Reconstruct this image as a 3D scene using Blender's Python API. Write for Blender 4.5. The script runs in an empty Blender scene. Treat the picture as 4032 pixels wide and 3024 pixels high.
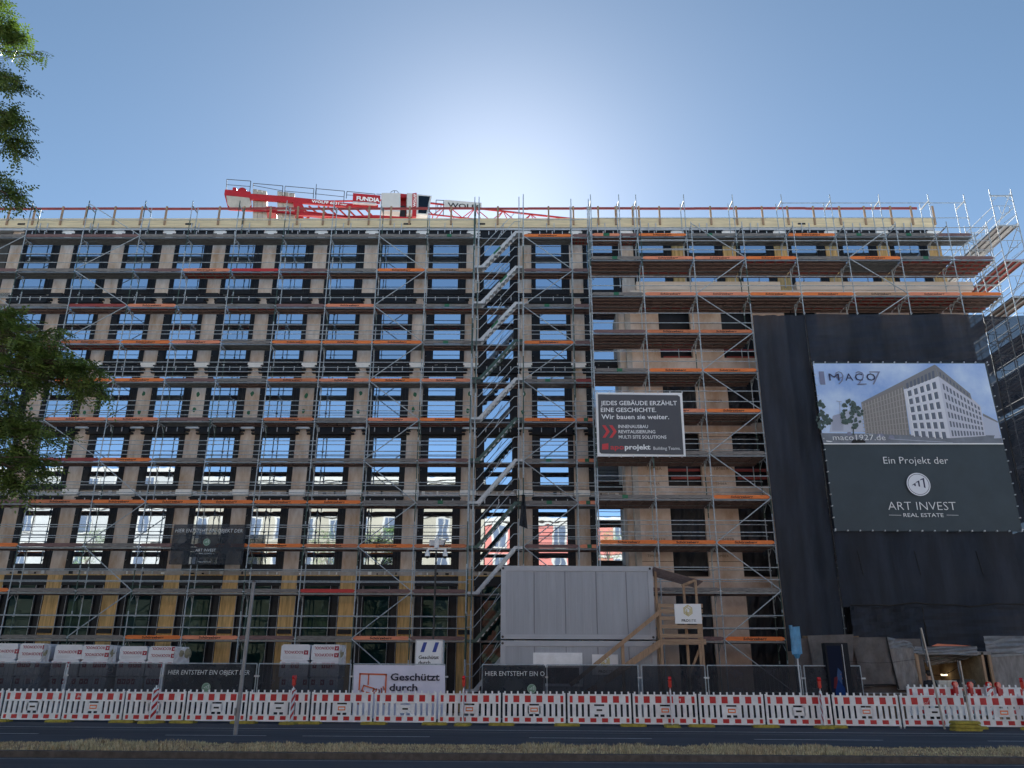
import bpy, math, random
import numpy as np
from mathutils import Vector, Matrix, Euler
random.seed(7); rng = np.random.default_rng(7)
SC = bpy.context.scene; COL = SC.collection
R = math.radians
# ------------------------------------------------------------------ camera, sky, sun, exposure
FPX = 3200.0; PITCH = R(19.7); YAW = .0083; ROLL = .004; EYE = 1.6
_fw = Vector((-math.sin(YAW)*math.cos(PITCH), math.cos(YAW)*math.cos(PITCH), math.sin(PITCH)))
_r0 = Vector((math.cos(YAW), math.sin(YAW), 0)); _u0 = _r0.cross(_fw)
_r = _r0*math.cos(ROLL)+_u0*math.sin(ROLL); _u = -_r0*math.sin(ROLL)+_u0*math.cos(ROLL)
cam = bpy.data.cameras.new('camera'); camo = bpy.data.objects.new('camera', cam); COL.objects.link(camo)
cam.sensor_width = 36; cam.lens = 36*FPX/4032; cam.clip_end = 3000; cam.clip_start = .1
M = Matrix((_r, _u, -_fw)).transposed().to_4x4(); M.translation = (0, 0, EYE)
camo.matrix_world = M
SC.camera = camo
SUN_EL = R(30.9); SUN_AZ = R(-1.5)
w = bpy.data.worlds.new('World'); SC.world = w; w.use_nodes = True
nt = w.node_tree; bg = nt.nodes['Background']
sky = nt.nodes.new('ShaderNodeTexSky'); sky.sky_type = 'NISHITA'; sky.sun_disc = False
sky.sun_elevation = SUN_EL; sky.sun_rotation = SUN_AZ; sky.air_density = 0.47; sky.dust_density = 0.03; sky.ozone_density = 0.8
# bright aureole of scattered light close round the sun
tcw = nt.nodes.new('ShaderNodeTexCoord'); dt = nt.nodes.new('ShaderNodeVectorMath'); dt.operation = 'DOT_PRODUCT'
nt.links.new(tcw.outputs['Generated'], dt.inputs[0]); dt.inputs[1].default_value = (math.sin(SUN_AZ)*math.cos(SUN_EL), math.cos(SUN_AZ)*math.cos(SUN_EL), math.sin(SUN_EL))
acc = sky.outputs[0]
for n_, k_ in ((90, 1.3), (24, .7), (8, .04)):
    cl = nt.nodes.new('ShaderNodeMath'); cl.operation = 'MAXIMUM'; cl.inputs[1].default_value = 0; nt.links.new(dt.outputs['Value'], cl.inputs[0])
    pw = nt.nodes.new('ShaderNodeMath'); pw.operation = 'POWER'; pw.inputs[1].default_value = n_; nt.links.new(cl.outputs[0], pw.inputs[0])
    sc2 = nt.nodes.new('ShaderNodeVectorMath'); sc2.operation = 'SCALE'; sc2.inputs[0].default_value = (k_, k_*.98, k_*.93); nt.links.new(pw.outputs[0], sc2.inputs['Scale'])
    ad = nt.nodes.new('ShaderNodeVectorMath'); nt.links.new(acc, ad.inputs[0]); nt.links.new(sc2.outputs[0], ad.inputs[1]); acc = ad.outputs[0]
hs_ = nt.nodes.new('ShaderNodeHueSaturation'); hs_.inputs['Hue'].default_value = .486; hs_.inputs['Saturation'].default_value = .95; nt.links.new(acc, hs_.inputs['Color']); nt.links.new(hs_.outputs[0], bg.inputs[0])
bg.inputs[1].default_value = .05
sl = bpy.data.lights.new('sun', 'SUN'); so = bpy.data.objects.new('sun', sl); COL.objects.link(so)
sl.energy = 5.0; sl.angle = R(.5); sl.color = (1, .96, .89)
so.rotation_euler = (-(math.pi/2-SUN_EL), 0, -SUN_AZ); so.location = (0, 60, 60)
SC.view_settings.view_transform = 'Standard'; SC.view_settings.look = 'None'
SC.view_settings.exposure = 2.1; SC.view_settings.gamma = 1
SC.cycles.max_bounces = 8; SC.cycles.transparent_max_bounces = 16
SC.cycles.use_denoising = True

def at(px, py, Y):
    """a measured picture position turned into metres on the upright plane y = Y"""
    v = _fw+_r*((px-2016)/FPX)+_u*((1512-py)/FPX)
    return Vector((0, 0, EYE))+v*(Y/v.y)
def crop(ox, oy, s):
    return lambda x, y, Y: at(ox+x/s, oy+y/s, Y)

# ------------------------------------------------------------------ materials
MATS = {}
def mat(name, col, rough=.6, metal=0., var=.0, scale=4., stretch=(1, 1, 1), bump=0., spec=None, col2=None, island=0., coat=0.):
    if name in MATS: return MATS[name]
    m = bpy.data.materials.new(name); m.use_nodes = True; n = m.node_tree; L = n.links
    p = n.nodes['Principled BSDF']; p.inputs['Roughness'].default_value = rough; p.inputs['Metallic'].default_value = metal
    p.inputs['Base Color'].default_value = (*col, 1)
    if spec is not None: p.inputs['Specular IOR Level'].default_value = spec
    if coat: p.inputs['Coat Weight'].default_value = coat
    if var or bump or col2 or island:
        tc = n.nodes.new('ShaderNodeTexCoord'); mp = n.nodes.new('ShaderNodeMapping'); mp.inputs['Scale'].default_value = stretch
        L.new(tc.outputs['Object'], mp.inputs[0])
        oi = n.nodes.new('ShaderNodeObjectInfo'); va = n.nodes.new('ShaderNodeVectorMath'); va.operation = 'ADD'
        sc_ = n.nodes.new('ShaderNodeVectorMath'); sc_.operation = 'SCALE'; sc_.inputs['Scale'].default_value = 37.
        cb = n.nodes.new('ShaderNodeCombineXYZ')
        for i in range(3): L.new(oi.outputs['Random'], cb.inputs[i])
        L.new(cb.outputs[0], sc_.inputs[0]); L.new(mp.outputs[0], va.inputs[0]); L.new(sc_.outputs[0], va.inputs[1])
        nz = n.nodes.new('ShaderNodeTexNoise'); nz.inputs['Scale'].default_value = scale; nz.inputs['Detail'].default_value = 6; nz.inputs['Roughness'].default_value = .65
        L.new(va.outputs[0], nz.inputs['Vector'])
        cr = n.nodes.new('ShaderNodeValToRGB'); cr.color_ramp.elements[0].position = .32; cr.color_ramp.elements[1].position = .68
        a = col; b = col2 or col
        cr.color_ramp.elements[0].color = (*[max(0, c*(1-var)) for c in a], 1); cr.color_ramp.elements[1].color = (*[min(1, c*(1+var)) for c in b], 1)
        L.new(nz.outputs['Fac'], cr.inputs[0]); out = cr.outputs[0]
        if island:
            ge = n.nodes.new('ShaderNodeNewGeometry'); hs = n.nodes.new('ShaderNodeHueSaturation')
            mr = n.nodes.new('ShaderNodeMapRange'); mr.inputs[3].default_value = 1-island; mr.inputs[4].default_value = 1+island
            L.new(ge.outputs['Random Per Island'], mr.inputs[0]); L.new(mr.outputs[0], hs.inputs['Value']); L.new(out, hs.inputs['Color']); out = hs.outputs[0]
        L.new(out, p.inputs['Base Color'])
        if bump:
            bp = n.nodes.new('ShaderNodeBump'); bp.inputs['Strength'].default_value = bump; bp.inputs['Distance'].default_value = .02
            L.new(nz.outputs['Fac'], bp.inputs['Height']); L.new(bp.outputs[0], p.inputs['Normal'])
    MATS[name] = m; return m
def seethrough(name, col, clear, rough=.8, var=.25, scale=3., stretch=(1, 1, 1), glossy=False):
    m = mat(name, col, rough, 0, var, scale, stretch, .15); n = m.node_tree; L = n.links
    p = n.nodes['Principled BSDF']; o = n.nodes['Material Output']
    t = n.nodes.new('ShaderNodeBsdfTransparent'); mx = n.nodes.new('ShaderNodeMixShader'); mx.inputs[0].default_value = clear
    L.new(p.outputs[0], mx.inputs[1]); L.new(t.outputs[0], mx.inputs[2]); L.new(mx.outputs[0], o.inputs[0]); return m
def glass(name, tint, refl, wav=.04, dark=(.006, .009, .012)):
    m = bpy.data.materials.new(name); m.use_nodes = True; n = m.node_tree; L = n.links; n.nodes.remove(n.nodes['Principled BSDF'])
    g = n.nodes.new('ShaderNodeBsdfGlossy'); g.inputs['Color'].default_value = (*tint, 1); g.inputs['Roughness'].default_value = .015
    d = n.nodes.new('ShaderNodeBsdfDiffuse'); d.inputs['Color'].default_value = (*dark, 1)
    mx = n.nodes.new('ShaderNodeMixShader'); mx.inputs[0].default_value = refl
    rr_ = n.nodes.new('ShaderNodeObjectInfo'); mr = n.nodes.new('ShaderNodeMapRange'); mr.inputs[3].default_value = refl*.80; mr.inputs[4].default_value = refl; L.new(rr_.outputs['Random'], mr.inputs[0]); L.new(mr.outputs[0], mx.inputs[0])
    tc = n.nodes.new('ShaderNodeTexCoord'); oi = n.nodes.new('ShaderNodeObjectInfo'); va = n.nodes.new('ShaderNodeVectorMath')
    L.new(tc.outputs['Object'], va.inputs[0]); L.new(oi.outputs['Location'], va.inputs[1])
    nz = n.nodes.new('ShaderNodeTexNoise'); nz.inputs['Scale'].default_value = 1.1; nz.inputs['Detail'].default_value = 1.5; L.new(va.outputs[0], nz.inputs['Vector'])
    b = n.nodes.new('ShaderNodeBump'); b.inputs['Strength'].default_value = wav; b.inputs['Distance'].default_value = .05
    L.new(nz.outputs['Fac'], b.inputs['Height']); L.new(b.outputs[0], g.inputs['Normal'])
    L.new(d.outputs[0], mx.inputs[1]); L.new(g.outputs[0], mx.inputs[2]); L.new(mx.outputs[0], n.nodes['Material Output'].inputs[0]); MATS[name] = m; return m
def emit(name, col, s):
    m = bpy.data.materials.new(name); m.use_nodes = True; p = m.node_tree.nodes['Principled BSDF']
    p.inputs['Base Color'].default_value = (*col, 1); p.inputs['Emission Color'].default_value = (*col, 1); p.inputs['Emission Strength'].default_value = s; MATS[name] = m; return m

STEEL = mat('galvanised_steel', (.43, .48, .52), .6, .1, .25, 9, spec=.3)
STEELG = mat('green_painted_steel', (.055, .10, .085), .5, .2, .3, 6)
ALU = mat('aluminium', (.55, .57, .59), .55, .1, .15, 5, spec=.3)
DECKS = mat('steel_deck', (.19, .205, .215), .5, .5, .35, 5, (1, 6, 6))
DECKW = mat('brown_deck_wood', (.19, .13, .115), .8, 0, .4, 5, (1, 9, 9))
DECKR = mat('red_deck_wood', (.36, .05, .042), .75, 0, .3, 4, (1, 9, 9))
TB = {
 'o': mat('orange_board', (.82, .21, .05), .7, 0, .14, 3, (1, 8, 8)),
 'p': mat('faded_orange_board', (.78, .27, .15), .75, 0, .16, 3, (1, 8, 8)),
 'd': mat('dull_orange_board', (.58, .19, .085), .75, 0, .25, 3, (1, 8, 8)),
 't': mat('tan_board', (.47, .28, .17), .8, 0, .2, 3, (1, 8, 8)),
 'g': mat('grey_board', (.20, .185, .175), .85, 0, .45, 4, (1, 9, 9)),
 'm': mat('mauve_board', (.20, .12, .115), .85, 0, .35, 4, (1, 9, 9)),
 'r': mat('dark_red_board', (.29, .055, .05), .75, 0, .3, 3, (1, 8, 8)),
 'R': mat('red_board', (.50, .035, .035), .65, 0, .15, 3, (1, 8, 8))}
INK = mat('dark_print', (.02, .018, .018), .8)
STICK = mat('green_sticker', (.02, .14, .07), .6)
PILLAR = mat('weathered_plywood', (.54, .38, .26), .85, 0, .2, 1.0, (1.6, 2, .55), .1, col2=(.63, .57, .52))
PILLARY = mat('yellow_spruce_board', (.55, .35, .13), .75, 0, .28, 2.2, (5, 5, .45), .1, col2=(.62, .41, .18))
PLY = mat('osb_plywood', (.52, .34, .23), .8, 0, .16, .8, (1.0, 1.2, .6), .1, col2=(.64, .55, .49))
CLT = mat('roof_timber', (.78, .64, .41), .75, 0, .16, 2.2, (.4, 3, 7), .05)
CONC = mat('concrete', (.44, .41, .385), .9, 0, .22, 2.5, (1, 1, 1), .1)
DARKF = mat('black_frame', (.016, .019, .025), .5, 0, .3, 3, spec=.25)
BLACK = mat('black_sheet', (.012, .014, .02), .6, 0, .5, 1.5, (1, 1, .4), .3)
FOAM = mat('white_foam', (.90, .90, .88), .7, 0, .06, 6)
COREM = mat('core_wall', (.09, .085, .08), .9, 0, .3, 1)
ZINC = mat('zinc_strip', (.55, .57, .6), .5, .2, .12, 3)
REDW = mat('red_guard_plank', (.33, .06, .055), .7, 0, .2, 3, (1, 8, 8))
TIMB = mat('raw_timber', (.38, .25, .16), .8, 0, .3, 3, (6, 6, .7))
TIMBH = mat('raw_timber_plank', (.37, .25, .165), .8, 0, .3, 3, (.7, 6, 6))
GLASS = glass('window_glass', (.74, .86, 1.0), .93)
GLASSG = glass('green_shop_glass', (.40, .55, .52), .04, .12, (.006, .022, .023))
NET = seethrough('black_scaffold_net', (.017, .023, .037), .08, .85, .5, .8, (1.6, 1, .3))
NETT = seethrough('thin_black_net', (.014, .019, .032), .17, .85, .35, 1.3)
FENCEN = seethrough('black_fence_mesh', (.022, .024, .032), .14, .8, .45, 1.2)
FILM = seethrough('clear_plastic_film', (.36, .38, .41), .45, .3, .3, 2)
WHITEP = mat('white_plastic', (.84, .86, .89), .42, 0, .13, 3)
WHITE = mat('white_print', (.86, .87, .88), .55)
REDP = mat('red_reflective', (.52, .012, .022), .38, 0, .1, 6)
YEL = mat('yellow_rubber', (.36, .29, .045), .8, 0, .35, 6, (1, 1, 1), .2)

# ------------------------------------------------------------------ building blocks
ORI = {}
def tag(o, label=None, cat=None, group=None, kind=None):
    if label: o['label'] = label
    if cat: o['category'] = cat
    if group: o['group'] = group
    if kind: o['kind'] = kind
    return o
def thing(name, loc, label, cat, group=None):
    o = bpy.data.objects.new(name, None); COL.objects.link(o); o.location = loc; o.empty_display_size = .3
    ORI[o.name] = Vector(loc); return tag(o, label, cat, group)
def link(name, me, parent, loc):
    o = bpy.data.objects.new(name, me); COL.objects.link(o); loc = Vector(loc); ORI[o.name] = loc.copy()
    if parent: o.parent = parent; o.location = loc-ORI[parent.name]
    else: o.location = loc
    return o
def dup(o, parent, loc):
    """copy of a part sharing its mesh, set under another thing"""
    c = o.copy(); COL.objects.link(c); loc = Vector(loc); ORI[c.name] = loc.copy(); c.parent = parent
    c.location = loc-(ORI[parent.name] if parent else Vector()); return c
def dup_tree(o, parent, loc):
    kids = [k for k in o.children]; c = dup(o, parent, loc); d = Vector(loc)-ORI[o.name]
    for k in kids: dup_tree(k, c, ORI[k.name]+d)
    return c
_TXT = {}
def glyphs(s, spacing=1., bold=0., shear=0.):
    k = (s, spacing, bold, shear)
    if k in _TXT: return _TXT[k]
    cu = bpy.data.curves.new('t', 'FONT'); cu.body = s; cu.size = 1; cu.resolution_u = 2; cu.space_character = spacing; cu.offset = bold; cu.shear = shear
    o = bpy.data.objects.new('t', cu); COL.objects.link(o); dg = bpy.context.evaluated_depsgraph_get(); dg.update()
    me = bpy.data.meshes.new_from_object(o.evaluated_get(dg)); v = np.array([x.co[:2] for x in me.vertices]).reshape(-1, 2); f = [list(p.vertices) for p in me.polygons]
    bpy.data.objects.remove(o); bpy.data.curves.remove(cu); bpy.data.meshes.remove(me)
    if len(v): v = v-v.min(0)*np.array([1, 0])
    _TXT[k] = (v, f); return _TXT[k]
class MB:
    def __init__(s): s.v = []; s.f = []; s.mi = []; s.mats = []
    def m(s, mt):
        if mt not in s.mats: s.mats.append(mt)
        return s.mats.index(mt)
    def add(s, vs, fs, mt):
        b = len(s.v); i = s.m(mt); s.v += [tuple(x) for x in vs]
        for f in fs: s.f.append([b+k for k in f]); s.mi.append(i)
    def box(s, x0, x1, y0, y1, z0, z1, mt):
        s.add([(x0, y0, z0), (x1, y0, z0), (x1, y1, z0), (x0, y1, z0), (x0, y0, z1), (x1, y0, z1), (x1, y1, z1), (x0, y1, z1)],
              [(3, 2, 1, 0), (4, 5, 6, 7), (0, 1, 5, 4), (1, 2, 6, 5), (2, 3, 7, 6), (3, 0, 4, 7)], mt); return s
    def beam(s, p, q, wd, ht, mt, up=(0, 0, 1)):
        p = Vector(p); q = Vector(q); d = (q-p).normalized(); u = Vector(up)
        if abs(d.dot(u)) > .98: u = Vector((0, 1, 0))
        a = d.cross(u).normalized()*wd/2; b = a.cross(d).normalized()*ht/2
        s.add([p-a-b, p+a-b, p+a+b, p-a+b, q-a-b, q+a-b, q+a+b, q-a+b], [(0, 1, 2, 3), (7, 6, 5, 4), (0, 4, 5, 1), (1, 5, 6, 2), (2, 6, 7, 3), (3, 7, 4, 0)], mt); return s
    def tube(s, p, q, r, mt, n=6, r2=None, cap=True):
        p = Vector(p); q = Vector(q); d = (q-p).normalized(); u = Vector((0, 0, 1)) if abs(d.z) < .9 else Vector((0, 1, 0))
        a = d.cross(u).normalized(); b = a.cross(d); r2 = r if r2 is None else r2; vs = []
        for c, rr in ((p, r), (q, r2)):
            for i in range(n): t = 2*math.pi*i/n; vs.append(c+a*math.cos(t)*rr+b*math.sin(t)*rr)
        fs = [(i, (i+1) % n, n+(i+1) % n, n+i) for i in range(n)]
        if cap: fs += [tuple(range(n))[::-1], tuple(range(n, 2*n))]
        s.add(vs, fs, mt); return s
    def path(s, pts, r, mt, n=6):
        for a, b in zip(pts[:-1], pts[1:]): s.tube(a, b, r, mt, n)
        return s
    def poly(s, pts, mt):
        s.add(pts, [tuple(range(len(pts)))], mt); return s
    def slab(s, pts, y0, y1, mt):
        """outline of (x, z) pairs (counter-clockwise seen from the front), given real thickness in y"""
        n = len(pts); s.add([(x, y0, z) for x, z in pts]+[(x, y1, z) for x, z in pts],
              [tuple(range(n)), tuple(range(n, 2*n))[::-1]]+[(i, n+i, n+(i+1) % n, (i+1) % n) for i in range(n)], mt); return s
    def text(s, t, x, y, z, h, mt, align='l', width=None, spacing=1., bold=0., shear=0., flip=False):
        v, f = glyphs(t, spacing, bold, shear)
        if not len(v): return s
        k = h/.73; kx = k
        if width: kx = width/v[:, 0].max()
        wd = v[:, 0].max()*kx; ox = x-(wd if align == 'r' else wd/2 if align == 'c' else 0)
        if flip: s.add([(ox+wd-a*kx, y, z+h-b*k) for a, b in v], f, mt)
        else: s.add([(ox+a*kx, y, z+b*k) for a, b in v], f, mt)
        return s
    def ball(s, c, r, mt, n=8, m=6, sz=1.):
        vs = [(c[0], c[1], c[2]-r*sz)]; fs = []
        for j in range(1, m):
            t = math.pi*j/m
            for i in range(n): a = 2*math.pi*i/n; vs.append((c[0]+r*math.sin(t)*math.cos(a), c[1]+r*math.sin(t)*math.sin(a), c[2]-r*sz*math.cos(t)))
        vs.append((c[0], c[1], c[2]+r*sz)); k = len(vs)-1
        for i in range(n):
            fs.append((0, 1+(i+1) % n, 1+i)); fs.append((k, k-n+i, k-n+(i+1) % n))
            for j in range(m-2): a = 1+j*n; fs.append((a+i, a+(i+1) % n, a+n+(i+1) % n, a+n+i))
        s.add(vs, fs, mt); return s
    def sheet(s, P, mt, nu=24, nv=12, amp=.02, fr=3., seed=0):
        """hanging sheet between four corners (BL, BR, TR, TL) with soft folds"""
        P = [Vector(p) for p in P]; r = random.Random(seed); ph = [r.uniform(0, 6.3) for _ in range(6)]; vs = []; fs = []
        for j in range(nv+1):
            b = j/nv
            for i in range(nu+1):
                a = i/nu; p = (P[0]*(1-a)+P[1]*a)*(1-b)+(P[3]*(1-a)+P[2]*a)*b
                k = amp*(math.sin(a*fr*6.28+ph[0]+b*2)*.5+math.sin(a*fr*13+ph[1]-b*5)*.25+math.sin(b*fr*5+ph[2]+a*9)*.3+math.sin((a*2-b*3)*fr*3+ph[3])*.4)
                vs.append((p.x, p.y+k, p.z))
        for j in range(nv):
            for i in range(nu): q = j*(nu+1)+i; fs.append((q, q+1, q+nu+2, q+nu+1))
        s.add(vs, fs, mt); return s
    def mesh(s, name):
        me = bpy.data.meshes.new(name); me.from_pydata(s.v, [], s.f); me.polygons.foreach_set('material_index', s.mi)
        for mt in s.mats: me.materials.append(mt)
        me.update(); return me
    def build(s, name, parent=None, loc=None, smooth=False):
        """loc None: vertices are world positions; else they are local and the object goes to loc"""
        if loc is None:
            if parent: o = ORI[parent.name]
            else:
                a = np.array(s.v); o = Vector(((a[:, 0].min()+a[:, 0].max())/2, (a[:, 1].min()+a[:, 1].max())/2, a[:, 2].min()))
            s.v = [(x-o[0], y-o[1], z-o[2]) for x, y, z in s.v]; loc = o
        me = s.mesh(name)
        if smooth: me.polygons.foreach_set('use_smooth', [True]*len(me.polygons))
        return link(name, me, parent, loc)
# ------------------------------------------------------------------ the setting
ASPH = mat('asphalt', (.046, .056, .074), .85, 0, .3, 1.2, (.3, 1.5, 1), .1)
ASPH2 = mat('asphalt_far_lane', (.050, .060, .078), .85, 0, .35, 1.0, (.3, 1.5, 1), .1)
PAVE = mat('pale_site_ground', (.50, .47, .43), .9, 0, .35, 2, (1, 1, 1), .1)
LINE = mat('road_paint', (.62, .62, .62), .7, 0, .3, 8)
SOIL = mat('dry_soil', (.22, .17, .11), .95, 0, .4, 12, (1, 1, 1), .2)
KERB = mat('dark_kerb_stone', (.085, .08, .078), .9, 0, .35, 7, (1, 1, 1), .2)
def strip(name, ya, yb, sl, z0, z1, mt, x0=-70, x1=70, kind='structure'):
    b = MB(); n = 28; vs = []
    fs = []
    for i in range(n+1):
        x = x0+(x1-x0)*i/n
        vs += [(x, ya+sl*x, z0), (x, yb+sl*x, z0), (x, ya+sl*x, z1), (x, yb+sl*x, z1)]
    for i in range(n):
        a = 4*i; c = a+4
        fs += [(a+2, c+2, c+3, a+3), (a, c, c+2, a+2), (a+1, a+3, c+3, c+1)]
    if z1-z0 < .02: vs = [v for k, v in enumerate(vs) if k % 4 > 1]; fs = [(2*i, 2*i+2, 2*i+3, 2*i+1) for i in range(n)]
    b.add(vs, fs, mt); o = b.build(name, loc=(0, 0, 0))
    return tag(o, kind=kind)
SLP = -.02
b = MB(); b.poly([(-900, -700, 0), (900, -700, 0), (900, 900, 0), (-900, 900, 0)], PAVE); tag(b.build('ground', loc=(0, 0, 0)), kind='structure')
strip('near_road', -4, 17.62, SLP, 0, .004, ASPH)
strip('far_road', 20.1, 33.2, SLP*1.8, 0, .004, ASPH2)
strip('road_edge_line', 17.30, 17.38, SLP, .005, .009, mat('worn_road_paint', (.30, .31, .31), .7, 0, .4, 9))
strip('kerb', 17.63, 17.83, SLP, 0, .125, KERB)
strip('median', 17.83, 20.05, SLP, 0, .10, SOIL)
strip('far_kerb', 20.05, 20.18, SLP, 0, .11, KERB)
strip('pavement_kerb', 33.0, 33.2, SLP*1.8, 0, .1, mat('pale_kerb', (.25, .25, .25), .9, 0, .2, 4))
strip('lane_edge_line', 26.9, 27.02, -.045, .004, .008, LINE)
strip('bus_lane_line', 25.9, 25.98, -.045, .004, .008, mat('worn_line', (.28, .27, .25), .8, 0, .5, 5))
b = MB()
for x0, x1, y in ((-17.5, -13.4, 24.6), (-9.7, -6.9, 24.2), (-5.9, -2.4, 24.1), (.3, 3.6, 23.8), (6.3, 9.7, 23.6), (12.4, 17, 23.4)):
    b.poly([(x0, y, .008), (x1, y-.08, .008), (x1, y+.04, .008), (x0, y+.12, .008)], LINE)
tag(b.build('lane_dashes', loc=(0, 0, 0)), kind='structure')
# dry grass on the median: blades in tufts
def blades(n, x0, x1, ya, yb, sl, z, hmin, hmax):
    tuft = rng.random((n//14, 2)); idx = rng.integers(0, n//14, n)
    x = x0+(x1-x0)*tuft[idx, 0]+rng.normal(0, .05, n); yy = tuft[idx, 1]
    y = ya+(yb-ya)*np.clip(yy+rng.normal(0, .025, n), 0, 1)+sl*x
    env = .65+.5*np.sin(x*.9)*np.sin(x*.37+2)+.25*np.sin(x*3.1); h = (hmin+(hmax-hmin)*rng.random(n)**1.6)*np.clip(env, .5, 1.35)
    a = rng.random(n)*6.283; ln = rng.normal(0, .6, n)*h; wd = .006+.005*rng.random(n)
    dx, dy = np.cos(a), np.sin(a); v = np.empty((n, 5, 3))
    lx, ly = -dy*ln, dx*ln
    for k, (f, u, ww) in enumerate(((0, 0, -1), (0, 0, 1), (.45, .6, .8), (.45, .6, -.8), (1, 1, 0))):
        v[:, k, 0] = x+lx*f+dx*wd*ww; v[:, k, 1] = y+ly*f+dy*wd*ww; v[:, k, 2] = z+h*u
    base = np.arange(n)[:, None]*5
    return v.reshape(-1, 3), base
GRASS = mat('dry_grass', (.62, .51, .35), .9, 0, .32, 1.1, (1, 1, .1), 0, col2=(.40, .38, .24), island=.4)
v, base = blades(64000, -17, 17, 17.85, 20.0, SLP, .09, .03, .125)
f4 = (base+np.array([0, 1, 2, 3])); f3 = (base+np.array([3, 2, 4]))
me = bpy.data.meshes.new('grass'); nb = len(base)
me.vertices.add(len(v)); me.vertices.foreach_set('co', v.ravel())
loops = np.concatenate([f4, f3], 1).ravel(); me.loops.add(len(loops)); me.loops.foreach_set('vertex_index', loops.astype(np.int32))
st = (np.arange(nb)[:, None]*7+np.array([0, 4])).ravel(); me.polygons.add(len(st)); me.polygons.foreach_set('loop_start', st.astype(np.int32))
me.update(calc_edges=True); me.validate(); me.materials.append(GRASS); tag(link('grass', me, None, (0, 0, 0)), 'dry yellow grass growing along the median strip between the two roads', 'grass', kind='stuff')

# ------------------------------------------------------------------ the building under construction
YF = 38.55                                   # face of the pillars
bld = thing('timber_building', (0, 38.6, 0), 'long unfinished office block with plywood pillars and black windows behind the scaffold', 'building')
b = MB(); b.box(-75, 22.3, 38.95, 52, 0, 24.15, COREM); b.build('wall', bld)
PX = [-27.03+2.735*k for k in range(12)]     # pillar centres, last 3.06
FL = [(20.65, 23.6), (16.72, 19.72), (13.55, 15.82), (10.24, 12.6), (6.43, 9.06)]
SLAB = [(24.15, 24.23), (20.16, 20.42), (16.25, 16.5), (13.02, 13.3), (9.72, 10.03), (5.92, 6.22)]
# pillars: full height board with seams and green spray marks
rr = random.Random(3)
def spray(b, x, z, y, s):
    pts = [(x+math.cos(t)*s*rr.uniform(.6, 1.1)*.8, y, z+math.sin(t)*s*rr.uniform(.7, 1.25)) for t in [k*6.283/9 for k in range(9)]]
    b.poly(pts[::-1] if 0 else pts, STICK)
for i, x in enumerate(PX):
    b = MB()
    for k in range(5):
        z1 = SLAB[k][0]; z0 = SLAB[k+1][1]
        b.box(x-.36, x+.36, YF, YF+.3, z0, z1, PILLAR)
        if k == 2 and i not in (11,):
            spray(b, x-.03, 14.85+rr.uniform(-.1, .1), YF-.003, .13); spray(b, x-.1, 13.95+rr.uniform(-.1, .1), YF-.003, .13)
            if i % 2: spray(b, x+.05, 15.6, YF-.003, .11)
        # ragged dark membrane edges and clips beside the board
        b.box(x+.36, x+.40, YF-.02, YF+.3, z0, z1, DARKF); b.box(x-.40, x-.36, YF-.02, YF+.3, z0, z1, DARKF)
        for q in range(5):
            zz = z0+(z1-z0)*(q+.5)/5
            b.box(x+.39, x+.45, YF-.05, YF-.02, zz, zz+.07, ZINC)
    b.build('pillar', bld)
    b = MB(); b.box(x-.36, x+.36, YF-.03, YF+.3, 0.05, 5.92, PILLARY); b.box(x-.3, x+.3, YF-.16, YF-.03, 3.32, 3.46, DARKF); b.box(x-.3, x+.3, YF-.10, YF-.03, 3.46, 3.52, DARKF); b.build('pillar_board', bld)
# slab edges with foam blocks on the pillars and fixing hardware between them
for k, (z0, z1) in enumerate(SLAB[1:]):
    b = MB(); b.box(-75, 5.3, YF+.05, YF+.4, z0, z1, CONC)
    rs = random.Random(k)
    b2 = MB()
    for x in PX:
        for q in range(5):
            u = x+.5+q*.4+rs.uniform(-.1, .1); b.box(u, u+rs.choice([.05, .08, .16]), YF-.02, YF+.05, z0+.05, z0+.05+rs.uniform(.06, .16), rs.choice([ZINC, FOAM, DARKF, ZINC]))
        b.box(x+.42, x+2.3, YF-.05, YF+.05, z0-.02, z0+.03, ZINC if k != 4 else PILLARY)
    b.build('slab_edge', bld)
foam = None
for k in (1, 2, 3, 4):
    for i, x in enumerate(PX):
        c = (x, YF-.02, SLAB[k][0]-.02)
        if foam is None:
            b = MB(); b.box(-.38, .38, -.14, 0, .0, .25, FOAM); foam = b.build('foam_block', bld, c)
            b = MB(); b.box(-.36, .36, -.14, 0, .0, .24, DARKF); foamd = b.build('edge_block', bld, (x, YF-.02, SLAB[1][0]))
        elif k == 1: dup(foamd, bld, (x, YF-.02, SLAB[1][0]))
        else: dup(foam, bld, c)
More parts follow.
